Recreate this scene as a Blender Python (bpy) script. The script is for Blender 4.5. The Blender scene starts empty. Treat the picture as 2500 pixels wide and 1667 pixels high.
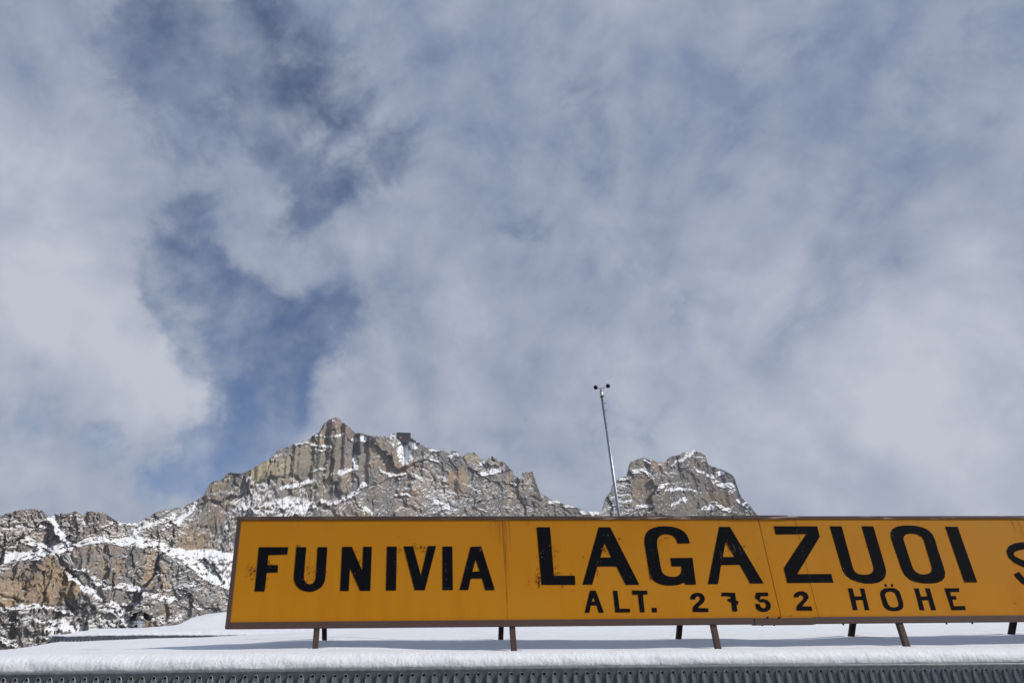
import bpy, bmesh, math, random
import numpy as np
from mathutils import Vector, Matrix
from mathutils.geometry import tessellate_polygon

SC = bpy.context.scene
COL = SC.collection
R = math.radians

# ------------------------------------------------------------------ camera
CAM_F, CAM_PITCH, CAM_YAW, CAM_ROLL, CAM_PP = 1667.0, 26.3576, 3.0549, -0.73416, 1052.01
cam_d = bpy.data.cameras.new('camera')
cam = bpy.data.objects.new('camera', cam_d)
COL.objects.link(cam)
cam_d.sensor_fit = 'HORIZONTAL'
cam_d.sensor_width = 36.0
cam_d.lens = CAM_F / 2500 * 36.0
cam_d.shift_x = (1250 - CAM_PP) / 2500
cam_d.clip_start = 0.05
cam_d.clip_end = 30000
cam.matrix_world = (Matrix.Rotation(-R(CAM_YAW), 4, 'Z') @ Matrix.Rotation(R(90 + CAM_PITCH), 4, 'X')
                    @ Matrix.Rotation(R(CAM_ROLL), 4, 'Z'))
SC.camera = cam
_M = cam.matrix_world.to_3x3()
C_R, C_U, C_F = np.array(_M.col[0]), np.array(_M.col[1]), -np.array(_M.col[2])


def ray(px, py):
    """direction in which a point of the 2500 px wide photograph lies"""
    return C_F + C_R * ((px - CAM_PP) / CAM_F) - C_U * ((py - 832.5) / CAM_F)


def at(px, py, Y):
    """that point on the vertical plane Y metres away"""
    v = ray(px, py)
    return v * (Y / v[1])


# ------------------------------------------------------------------ light
SUN_VEC = Vector((1.62, -0.62, 1.0)).normalized()          # towards the sun
sun_el = math.asin(SUN_VEC.z)
sun_az = math.atan2(SUN_VEC.x, SUN_VEC.y)
sd = bpy.data.lights.new('sun', 'SUN')
sd.energy = 3.95
sd.angle = R(0.55)
sd.color = (1.0, 0.95, 0.88)
sun = bpy.data.objects.new('sun', sd)
COL.objects.link(sun)
sun.rotation_euler = SUN_VEC.to_track_quat('Z', 'Y').to_euler()

SC.view_settings.view_transform = 'Standard'
SC.view_settings.look = 'None'
SC.view_settings.exposure = 0.0
SC.view_settings.gamma = 1.0
SC.view_settings.use_curve_mapping = False
SC.render.engine = 'CYCLES'


class NT:
    """small helper to write node trees as expressions"""
    def __init__(s, tree):
        s.t = tree

    def n(s, typ, ins=None, **kw):
        nd = s.t.nodes.new(typ)
        for k, v in kw.items():
            setattr(nd, k, v)
        for k, v in (ins or {}).items():
            s.set(nd.inputs[k], v)
        return nd

    def set(s, sock, v):
        if isinstance(v, bpy.types.NodeSocket):
            s.t.links.new(v, sock)
        else:
            sock.default_value = v

    def m(s, op, a, b=0.0, c=0.0, clamp=False):
        nd = s.t.nodes.new('ShaderNodeMath')
        nd.operation = op
        nd.use_clamp = clamp
        for i, v in enumerate((a, b, c)):
            s.set(nd.inputs[i], v)
        return nd.outputs[0]

    def v(s, op, a, b=(0, 0, 0), scale=None):
        nd = s.t.nodes.new('ShaderNodeVectorMath')
        nd.operation = op
        s.set(nd.inputs[0], a)
        if op not in ('NORMALIZE', 'SCALE'):
            s.set(nd.inputs[1], b)
        if scale is not None:
            s.set(nd.inputs['Scale'], scale)
        return nd.outputs['Value'] if op in ('DOT_PRODUCT', 'LENGTH') else nd.outputs[0]

    def noise(s, vec, scale, detail=6.0, rough=0.55, dist=0.0, out='Fac', lac=2.0):
        nd = s.n('ShaderNodeTexNoise', {'Scale': scale, 'Detail': detail, 'Roughness': rough, 'Distortion': dist,
                                        'Lacunarity': lac})
        s.set(nd.inputs['Vector'], vec)
        return nd.outputs[out]

    def ramp(s, x, lo, hi, a=0.0, b=1.0, smooth=True):
        nd = s.t.nodes.new('ShaderNodeMapRange')
        if smooth:
            nd.interpolation_type = 'SMOOTHSTEP'
        for i, v in enumerate((x, lo, hi, a, b)):
            s.set(nd.inputs[i], v)
        return nd.outputs[0]

    def mix(s, f, a, b, typ='RGBA', blend='MIX'):
        nd = s.t.nodes.new('ShaderNodeMix')
        nd.data_type = typ
        if typ == 'RGBA':
            nd.blend_type = blend
            s.set(nd.inputs[0], f)
            s.set(nd.inputs[6], a)
            s.set(nd.inputs[7], b)
            return nd.outputs[2]
        s.set(nd.inputs[0], f)
        s.set(nd.inputs[2], a)
        s.set(nd.inputs[3], b)
        return nd.outputs[0]


# ------------------------------------------------------------------ sky with clouds (directions only)
world = bpy.data.worlds.new('World')
SC.world = world
world.use_nodes = True
wt = world.node_tree
wt.nodes.clear()
W = NT(wt)
sky = W.n('ShaderNodeTexSky', sky_type='NISHITA')
sky.sun_disc = False
sky.sun_elevation = sun_el
sky.sun_rotation = sun_az
sky.altitude = 2100
sky.air_density = 1.0
sky.dust_density = 0.4
sky.ozone_density = 6.0
SKY_STRENGTH = 0.094
tc = W.n('ShaderNodeTexCoord').outputs['Generated']
d0 = W.v('NORMALIZE', tc)
w1 = W.v('SUBTRACT', W.noise(d0, 5.0, 3, .55, out='Color'), (.5, .5, .5))
w2 = W.v('SUBTRACT', W.noise(d0, 17.0, 5, .6, out='Color'), (.5, .5, .5))
dw = W.v('ADD', d0, W.v('SCALE', w1, scale=0.085))
dw = W.v('ADD', dw, W.v('SCALE', w2, scale=0.050))
dw = W.v('NORMALIZE', dw)


def blobs(lst, rs=1.0):
    """sum of soft patches of sky, each a direction, an angular size and a weight"""
    acc = 0.0
    for px, py, r, wgt in lst:
        c = ray(px, py)
        c = c / np.linalg.norm(c)
        k = 2.0 / (r * rs / 1667.0) ** 2
        dt = W.v('DOT_PRODUCT', dw, tuple(float(q) for q in c))
        g = W.m('EXPONENT', W.m('MULTIPLY_ADD', dt, k, -k))
        acc = W.m('MULTIPLY_ADD', g, wgt, acc)
    return acc


GAPS = [  # openings of blue between the clouds
    (375, 50, 75, .38), (470, 75, 75, .42), (545, 60, 60, .40), (330, 130, 70, .28), (490, 190, 45, .42), (420, 120, 60, .25),
    (640, 210, 190, .10), (800, 330, 150, .06), (760, 470, 120, .08), (540, 800, 150, .18), (640, 1010, 150, .25),
    (640, 265, 60, .8), (720, 225, 55, .6), (640, 330, 55, .65), (820, 160, 55, .4), (825, 285, 55, .45), (930, 385, 60, .5),
    (660, 60, 60, .35), (720, 130, 60, .3), (780, 470, 60, .75), (845, 465, 45, .45), (735, 545, 50, .6), (700, 420, 50, .25),
    (458, 510, 45, .45), (470, 640, 60, .75), (430, 720, 60, .75), (490, 790, 60, .8), (570, 720, 60, .5), (660, 800, 70, .5),
    (560, 860, 75, .62), (620, 880, 60, .5), (850, 760, 70, .45), (760, 790, 60, .45), (985, 800, 50, .35), (700, 850, 60, .35),
    (600, 960, 65, .66), (660, 1000, 70, .55), (600, 1070, 70, .6), (520, 1110, 60, .5), (440, 1170, 70, .6), (390, 1190, 40, .4),
    (720, 1000, 60, .45), (560, 1165, 70, .55), (240, 1075, 45, .45), (40, 1050, 60, .4), (690, 930, 60, .4),
    (1450, 1065, 60, .42), (1560, 1090, 60, .3), (1290, 570, 45, .35), (1410, 210, 75, .16), (1660, 745, 60, .2),
    (2290, 55, 110, .12), (1110, 1150, 60, .2), (1480, 860, 60, .15), (2180, 680, 60, .15), (2400, 740, 60, .12),
    (2350, 1130, 60, .15), (1240, 1080, 50, .2), (2130, 470, 90, .04)]
LIGHT = [  # where the cloud is thick and pale
    (40, 640, 190, .5), (150, 780, 190, .45), (330, 900, 150, .4), (430, 960, 110, .35), (120, 420, 170, .2), (20, 200, 200, .12),
    (1960, 700, 80, .35), (2360, 620, 75, .3), (2200, 800, 130, .2), (2250, 1010, 170, .35), (840, 850, 80, .25), (990, 1060, 110, .3),
    (1650, 850, 170, .16), (2120, 1060, 260, .36), (430, 900, 130, .25), (60, 700, 200, .2), (2350, 900, 150, .2), (1560, 1160, 120, .15), (1180, 1000, 120, .12), (1500, 1180, 90, .2), (560, 380, 60, .2), (700, 690, 90, .2), (1200, 680, 160, .12), (1900, 920, 200, .15),
    (2440, 1180, 120, .15), (250, 1190, 120, .1), (850, 330, 40, .0)]
gap = blobs(GAPS, 1.18)
lig = blobs(LIGHT)
sep = W.n('ShaderNodeSeparateXYZ', {0: d0})
zz = W.m('ADD', W.m('MAXIMUM', sep.outputs[2], 0.0), 0.34)
pl = W.v('DIVIDE', W.n('ShaderNodeCombineXYZ', {0: sep.outputs[0], 1: sep.outputs[1], 2: zz}).outputs[0],
         W.n('ShaderNodeCombineXYZ', {0: zz, 1: zz, 2: 1.0}).outputs[0])
# wisps drawn out along the wind
rot = W.n('ShaderNodeMapping', {'Vector': W.n('ShaderNodeMapping', {'Vector': d0, 'Rotation': (0, R(38), 0)}).outputs[0], 'Scale': (.75, 1.0, 1.7)}).outputs[0]
f_big = W.noise(d0, 2.6, 9, .55, .3)
f_mid = W.noise(rot, 4.6, 9, .58, .5)
f_det = W.noise(d0, 13.0, 9, .62, .35)
ntot = W.m('MULTIPLY', W.m('SUBTRACT', f_big, .5), 0.8)
ntot = W.m('MULTIPLY_ADD', W.m('SUBTRACT', f_mid, .5), 1.25, ntot)
ntot = W.m('MULTIPLY_ADD', W.m('SUBTRACT', f_det, .5), 1.6, ntot)
T = W.m('SUBTRACT', W.m('MULTIPLY_ADD', W.m('POWER', W.m('MINIMUM', gap, 1.3), .75), 1.12, W.m('MULTIPLY', lig, -0.40)), ntot)
hole = W.ramp(T, 0.12, 1.24)
f_veil = W.noise(d0, 7.0, 9, .58, .12)
veil = W.ramp(f_veil, .33, .68, 0.08, .84)
alpha = W.m('MAXIMUM', W.m('SUBTRACT', 1.0, hole), veil)
puff = W.noise(d0, 5.5, 9, .55, .25)
puff2 = W.noise(W.v('ADD', d0, tuple(SUN_VEC * .035)), 5.5, 9, .55, .25)
lum = W.m('MULTIPLY_ADD', W.m('SUBTRACT', f_mid, .5), 1.0, W.m('MULTIPLY_ADD', lig, 1.0, 0.39))
lum = W.m('MULTIPLY_ADD', W.m('SUBTRACT', f_big, .5), 0.55, lum)
lum = W.m('MULTIPLY_ADD', W.m('SUBTRACT', f_det, .5), 0.45, lum)
lum = W.m('MULTIPLY_ADD', W.m('SUBTRACT', puff, puff2), 2.1, lum)
lum = W.m('ADD', lum, W.ramp(sep.outputs[2], .15, .75, .14, -.12))
lum = W.ramp(lum, -0.05, 1.30, 0.0, 1.0, False)
cloud = W.mix(lum, (.205, .258, .390, 1), (.535, .572, .650, 1))
skyc = W.v('SCALE', sky.outputs[0], scale=SKY_STRENGTH)
final = W.mix(alpha, skyc, cloud)
bg = W.n('ShaderNodeBackground', {'Color': final, 'Strength': 1.0})
wo = W.n('ShaderNodeOutputWorld', {'Surface': bg.outputs[0]})

# ------------------------------------------------------------------ helpers


def tag(o, label=None, cat=None, group=None, kind=None):
    for k, v in (('label', label), ('category', cat), ('group', group), ('kind', kind)):
        if v:
            o[k] = v
    return o


def empty(name, loc, label, cat, group=None):
    o = bpy.data.objects.new(name, None)
    COL.objects.link(o)
    o.location = loc
    o.empty_display_size = .2
    return tag(o, label, cat, group)


def link(name, me, mat, parent=None, smooth=False):
    o = bpy.data.objects.new(name, me)
    COL.objects.link(o)
    if mat is not None and not me.materials:
        me.materials.append(mat)
    if parent is not None:
        o.parent = parent
        if parent.parent is None:                   # parts hold world coordinates, so undo the thing's own place
            o.matrix_parent_inverse = Matrix.Translation(-parent.location)
    if smooth:
        me.polygons.foreach_set('use_smooth', [True] * len(me.polygons))
    return o


class MB:
    """collects geometry of one part in world coordinates"""
    def __init__(s):
        s.v, s.f = [], []

    def poly(s, pts):
        i = len(s.v)
        s.v += [tuple(map(float, p)) for p in pts]
        s.f.append(tuple(range(i, i + len(pts))))

    def mesh(s, vs, fs):
        i = len(s.v)
        s.v += [tuple(map(float, p)) for p in vs]
        s.f += [tuple(q + i for q in f) for f in fs]

    def box(s, x0, x1, y0, y1, z0, z1, sx=0.0):
        vs = [(x, y, z) for z in (z0, z1) for y in (y0, y1) for x in (x0, x1)]
        s.mesh(vs, [(0, 2, 3, 1), (4, 5, 7, 6), (0, 1, 5, 4), (2, 6, 7, 3), (0, 4, 6, 2), (1, 3, 7, 5)])

    def bar(s, a, b, w, h, up=(0, 0, 1)):
        a, b = Vector(a), Vector(b)
        d = (b - a).normalized()
        x = d.cross(Vector(up))
        x = x.normalized() if x.length > 1e-5 else Vector((1, 0, 0))
        y = x.cross(d).normalized()
        vs = [p + x * i * w / 2 + y * j * h / 2 for p in (a, b) for i, j in ((-1, -1), (1, -1), (1, 1), (-1, 1))]
        s.mesh(vs, [(3, 2, 1, 0), (4, 5, 6, 7), (0, 1, 5, 4), (1, 2, 6, 5), (2, 3, 7, 6), (3, 0, 4, 7)])

    def lathe(s, a, b, prof, n=24, cap=True):
        """surface of revolution about a->b; prof = [(t along axis in metres, radius)]"""
        a, b = Vector(a), Vector(b)
        d = (b - a).normalized()
        x = d.orthogonal().normalized()
        y = d.cross(x)
        vs, fs = [], []
        for t, r in prof:
            for k in range(n):
                q = 2 * math.pi * k / n
                vs.append(a + d * t + (x * math.cos(q) + y * math.sin(q)) * r)
        for i in range(len(prof) - 1):
            for k in range(n):
                k2 = (k + 1) % n
                fs.append((i * n + k, i * n + k2, (i + 1) * n + k2, (i + 1) * n + k))
        if cap:
            fs.append(tuple(range(n - 1, -1, -1)))
            fs.append(tuple((len(prof) - 1) * n + k for k in range(n)))
        s.mesh(vs, fs)

    def tube(s, pts, r, n=10):
        for p, q in zip(pts[:-1], pts[1:]):
            L = (Vector(q) - Vector(p)).length
            s.lathe(p, q, [(0, r), (L, r)], n)

    def prism(s, outer, hole, Y, t):
        """flat outline (x, z) with optional hole, front at Y - t, walls back to Y"""
        loops = [outer] + ([hole] if hole else [])
        flat = [p for l in loops for p in l]
        tris = tessellate_polygon([[Vector((p[0], p[1], 0)) for p in l] for l in loops])
        out = []
        for tr in tris:
            a, b, c = (flat[i] for i in tr)
            if (b[0] - a[0]) * (c[1] - a[1]) - (b[1] - a[1]) * (c[0] - a[0]) < 0:
                tr = (tr[0], tr[2], tr[1])
            out.append(tuple(tr))
        s.mesh([(p[0], Y - t, p[1]) for p in flat], out)
        for l in loops:
            for p, q in zip(l, l[1:] + l[:1]):
                s.poly([(p[0], Y - t, p[1]), (q[0], Y - t, q[1]), (q[0], Y, q[1]), (p[0], Y, p[1])])

    def build(s, name, mat, parent=None, smooth=False, bevel=0.0):
        me = bpy.data.meshes.new(name)
        me.from_pydata(s.v, [], s.f)
        me.update()
        o = link(name, me, mat, parent, smooth)
        if bevel:
            bm = bmesh.new()
            bm.from_mesh(me)
            bmesh.ops.remove_doubles(bm, verts=bm.verts, dist=1e-5)
            bmesh.ops.bevel(bm, geom=list(bm.edges), offset=bevel, segments=2, affect='EDGES', profile=.5)
            bm.to_mesh(me)
            bm.free()
        return o


def mat(name, fn):
    m = bpy.data.materials.new(name)
    m.use_nodes = True
    t = m.node_tree
    t.nodes.clear()
    N = NT(t)
    b = N.n('ShaderNodeBsdfPrincipled')
    o = N.n('ShaderNodeOutputMaterial', {'Surface': b.outputs[0]})
    fn(N, b)
    return m


def bump(N, b, h, dist, strength=1.0):
    nd = N.n('ShaderNodeBump', {'Height': h, 'Distance': dist, 'Strength': strength})
    N.set(b.inputs['Normal'], nd.outputs[0])


def obco(N):
    return N.n('ShaderNodeNewGeometry').outputs['Position']


# ------------------------------------------------------------------ materials
def f_snow(N, b):
    p = obco(N)
    n1 = N.noise(p, 2.2, 5, .55)
    n2 = N.noise(p, 60.0, 6, .7)
    n3 = N.noise(p, 260.0, 3, .6)
    c = N.mix(n1, (.79, .81, .84, 1), (.845, .86, .885, 1))
    N.set(b.inputs['Base Color'], c)
    b.inputs['Roughness'].default_value = .75
    b.inputs['Specular IOR Level'].default_value = .3
    b.inputs['Subsurface Weight'].default_value = .0
    h = N.m('MULTIPLY_ADD', n3, .35, n2)
    bump(N, b, h, .011, .6)


M_SNOW = mat('fresh_snow', f_snow)


def f_far(N, b):
    a = N.n('ShaderNodeVertexColor', layer_name='Col').outputs[0]
    p = obco(N)
    n = N.noise(p, .55, 6, .65)
    c = N.mix(1.0, a, N.mix(N.ramp(n, .3, .7), (.80, .80, .81, 1), (1.13, 1.12, 1.10, 1)), blend='MULTIPLY')
    N.set(b.inputs['Base Color'], c)
    b.inputs['Roughness'].default_value = .95
    b.inputs['Specular IOR Level'].default_value = .15


M_ROCK = mat('snowy_rock', f_far)


def f_orange(N, b):
    p = obco(N)
    st = N.noise(N.n('ShaderNodeMapping', {'Vector': p, 'Scale': (9.0, 1.0, .35)}).outputs[0], 1.0, 6, .6)
    bl = N.noise(p, 1.3, 4, .5)
    fi = N.noise(p, 55.0, 4, .6)
    c = N.mix(N.ramp(st, .35, .7), (.455, .183, .0045, 1), (.415, .160, .0045, 1))
    c = N.mix(N.ramp(bl, .35, .65), c, (.445, .185, .006, 1))
    c = N.mix(N.m('MULTIPLY', N.ramp(fi, .66, .76), .35), c, (.26, .095, .012, 1))
    N.set(b.inputs['Base Color'], c)
    N.set(b.inputs['Roughness'], N.ramp(bl, .3, .7, .42, .55))
    b.inputs['Specular IOR Level'].default_value = .15
    bump(N, b, N.noise(p, 3.0, 3, .5), .006, .35)


M_ORANGE = mat('weathered_orange_paint', f_orange)


def f_black(N, b):
    p = obco(N)
    st = N.noise(N.n('ShaderNodeMapping', {'Vector': p, 'Scale': (60.0, 1.0, 9.0)}).outputs[0], 1.0, 5, .65)
    bl = N.noise(p, 4.0, 4, .6)
    k = N.m('MULTIPLY', N.ramp(st, .56, .74), N.ramp(bl, .48, .66))
    N.set(b.inputs['Base Color'], N.mix(N.m('MULTIPLY', k, .18), (.0055, .006, .008, 1), (.10, .105, .11, 1)))
    b.inputs['Roughness'].default_value = .6
    b.inputs['Specular IOR Level'].default_value = .025


M_BLACK = mat('black_sign_paint', f_black)


def brown(peel):
    def f(N, b):
        p = obco(N)
        n1 = N.noise(N.n('ShaderNodeMapping', {'Vector': p, 'Scale': (2.2, 2.0, 24.0)}).outputs[0], 1.0, 7, .62)
        n2 = N.noise(p, 9.0, 5, .6)
        n3 = N.noise(p, 48.0, 5, .65)
        c = N.mix(n2, (.062, .039, .033, 1), (.090, .058, .049, 1))
        if peel:
            pos = N.n('ShaderNodeSeparateXYZ', {0: p}).outputs[0]
            k = N.m('MULTIPLY', N.ramp(n1, .52, .60), N.ramp(pos, .2, 3.0, .15, 1.0))
            c = N.mix(k, c, N.mix(n3, (.36, .29, .235, 1), (.24, .165, .125, 1)))
        c = N.mix(N.ramp(n3, .66, .72), c, (.045, .018, .010, 1))
        N.set(b.inputs['Base Color'], c)
        b.inputs['Roughness'].default_value = .6
        b.inputs['Specular IOR Level'].default_value = .2
        bump(N, b, n2, .003, .4)
    return f


M_BROWN = mat('brown_frame_paint', brown(False))
M_PEEL = mat('peeling_brown_paint', brown(True))


def flat(c, rough=.6, metal=0.0, var=.25, scale=20.0, spec=.4):
    def f(N, b):
        p = obco(N)
        n = N.noise(p, scale, 5, .6)
        lo = tuple(q * (1 - var) for q in c) + (1,)
        hi = tuple(min(1, q * (1 + var)) for q in c) + (1,)
        N.set(b.inputs['Base Color'], N.mix(N.ramp(n, .3, .7), lo, hi))
        b.inputs['Roughness'].default_value = rough
        b.inputs['Metallic'].default_value = metal
        b.inputs['Specular IOR Level'].default_value = spec
    return f


M_BRACE = mat('shade_darkened_brace', flat((.020, .011, .011), .65, .0, .3, 20, .12))  # shade behind the sign painted in: frame brown taken nearly black
M_GALV = mat('galvanised_steel', flat((.30, .33, .355), .42, .75, .22, 30))
M_PLATE = mat('weathered_galvanised_sheet', flat((.088, .102, .114), .5, .25, .25, 25))
M_COLLAR = mat('galvanised_slot_rim', flat((.36, .385, .40), .4, .3, .2, 60))
M_BACK = mat('grey_fascia_sheet', flat((.62, .63, .63), .6, .0, .15, 12))
M_STEEL = mat('bright_steel', flat((.50, .51, .53), .28, .85, .1, 15))
M_DARKM = mat('black_metal', flat((.007, .007, .008), .6, .0, .3, 30, .12))
M_CUP = mat('black_plastic', flat((.004, .005, .008), .6, .0, .2, 40, .08))
M_RUST = mat('rust', flat((.16, .034, .008), .85, .0, .5, 120, .2))
M_DRIP = mat('rust_stain', flat((.325, .112, .006), .6, .0, .15, 40, .35))
M_SCRATCH = mat('bare_scratch', flat((.21, .16, .10), .7, .0, .5, 90, .3))
M_CONC = mat('concrete_wall', flat((.42, .41, .39), .9, .0, .12, 3, .2))
M_ROOF = mat('roof_sheet', flat((.12, .13, .14), .6, .2, .2, 5))
M_WHITEW = mat('white_plaster', flat((.78, .78, .79), .9, .0, .05, .5, .2))
M_DARKW = mat('dark_cladding', flat((.012, .015, .022), .6, .0, .5, .35, .3))
M_DARKG = mat('dark_grey_timber', flat((.034, .034, .040), .8, .0, .5, .6, .2))
M_RED = mat('red_banner', flat((.42, .07, .10), .7, .0, .2, .8, .2))
M_GLASS = mat('dark_glass', flat((.02, .025, .032), .12, .0, .2, 1, .6))

# ------------------------------------------------------------------ noise in numpy
_rs = np.random.RandomState(7)
_P = _rs.permutation(4096)
_RV = _rs.rand(4096 + 64)
_G = np.stack([np.cos(_RV[:4096] * 2 * np.pi), np.sin(_RV[:4096] * 2 * np.pi)], -1)


def _h(i, j, s):
    return _P[(i + _P[(j + _P[s & 4095]) & 4095]) & 4095]


def perlin(x, y, s=0):
    xi, yi = np.floor(x).astype(np.int64), np.floor(y).astype(np.int64)
    fx, fy = x - xi, y - yi
    u, v = fx * fx * fx * (fx * (fx * 6 - 15) + 10), fy * fy * fy * (fy * (fy * 6 - 15) + 10)

    def g(a, b):
        q = _G[_h(xi + a, yi + b, s)]
        return q[..., 0] * (fx - a) + q[..., 1] * (fy - b)
    a = g(0, 0) * (1 - u) + g(1, 0) * u
    b = g(0, 1) * (1 - u) + g(1, 1) * u
    return (a * (1 - v) + b * v) * 1.5


def fbm(x, y, octv=5, s=0, gain=.5):
    r, a, t = 0.0, 1.0, 0.0
    for o in range(octv):
        r = r + a * perlin(x * 2 ** o, y * 2 ** o, s + o * 17)
        t += a
        a *= gain
    return r / t * 1.6


def ridged(x, y, octv=4, s=0, gain=.5):
    r, a, t = 0.0, 1.0, 0.0
    for o in range(octv):
        r = r + a * (1 - 2 * np.abs(perlin(x * 2 ** o, y * 2 ** o, s + o * 13)))
        t += a
        a *= gain
    return r / t


def facets(x, y, sx, sy, s, tilt=1.0):
    """broken rock: every cell a plane of its own offset and tilt; also returns distance to the joint"""
    u, v = x / sx, y / sy
    iu, iv = np.floor(u).astype(np.int64), np.floor(v).astype(np.int64)
    best = np.full(u.shape, 9.0)
    sec = np.full(u.shape, 9.0)
    bh = np.zeros(u.shape, np.int64)
    bx = np.zeros(u.shape)
    by = np.zeros(u.shape)
    for a in (-1, 0, 1):
        for b in (-1, 0, 1):
            h = _h(iu + a, iv + b, s)
            dx, dy = u - (iu + a + _RV[h]), v - (iv + b + _RV[(h + 11)])
            d = dx * dx + dy * dy
            nb = d < best
            sec = np.where(nb, best, np.minimum(sec, d))
            best = np.where(nb, d, best)
            bh = np.where(nb, h, bh)
            bx = np.where(nb, dx, bx)
            by = np.where(nb, dy, by)
    off = _RV[bh + 23] * 2 - 1
    gx, gy = _RV[bh + 31] * 2 - 1, _RV[bh + 41] * 2 - 1
    return off + tilt * (gx * bx * 1.6 + (gy * .8 + .35) * by * 1.3), np.sqrt(sec) - np.sqrt(best), _RV[bh + 51]


def sstep(x, a, b):
    t = np.clip((x - a) / (b - a), 0, 1)
    return t * t * (3 - 2 * t)


def to_ae(pts):
    r = np.array([ray(*p) for p in pts])
    return r[:, 0] / r[:, 1], r[:, 2] / r[:, 1]


AE = 1560.0        # photo pixels per unit of slope, about, up there


def stroke(A, E, pts, w):
    """1 on a band of w pixels round a line, fading to 0 at twice that"""
    pa, pe = to_ae(pts)
    best = np.full(A.shape, 1e9)
    for i in range(len(pa) - 1):
        dx, dy = pa[i + 1] - pa[i], pe[i + 1] - pe[i]
        t = np.clip(((A - pa[i]) * dx + (E - pe[i]) * dy) / (dx * dx + dy * dy + 1e-12), 0, 1)
        d = np.hypot(A - pa[i] - t * dx, E - pe[i] - t * dy)
        best = np.minimum(best, d)
    return 1 - sstep(best * AE, w * .55, w * 1.35)


def area(A, E, pts, soft):
    pa, pe = to_ae(pts)
    ins = np.zeros(A.shape, bool)
    best = np.full(A.shape, 1e9)
    n = len(pa)
    for i in range(n):
        j = (i + 1) % n
        c = (pe[i] > E) != (pe[j] > E)
        with np.errstate(divide='ignore', invalid='ignore'):
            xx = (pa[j] - pa[i]) * (E - pe[i]) / (pe[j] - pe[i] + 1e-15) + pa[i]
        ins ^= c & (A < xx)
        dx, dy = pa[j] - pa[i], pe[j] - pe[i]
        t = np.clip(((A - pa[i]) * dx + (E - pe[i]) * dy) / (dx * dx + dy * dy + 1e-12), 0, 1)
        best = np.minimum(best, np.hypot(A - pa[i] - t * dx, E - pe[i] - t * dy))
    sd_ = np.where(ins, best, -best) * AE
    return sstep(sd_, -soft, soft)


# rock pigments
GREY, WARM, OCHRE = np.array((.172, .163, .158)), np.array((.222, .200, .175)), np.array((.325, .240, .150))
YELL, RED, DARK, OLIVE = np.array((.36, .315, .195)), np.array((.245, .180, .148)), np.array((.085, .085, .088)), np.array((.225, .208, .155))
SNOWC = np.array((.74, .755, .785))


RIDGE = {}


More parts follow.
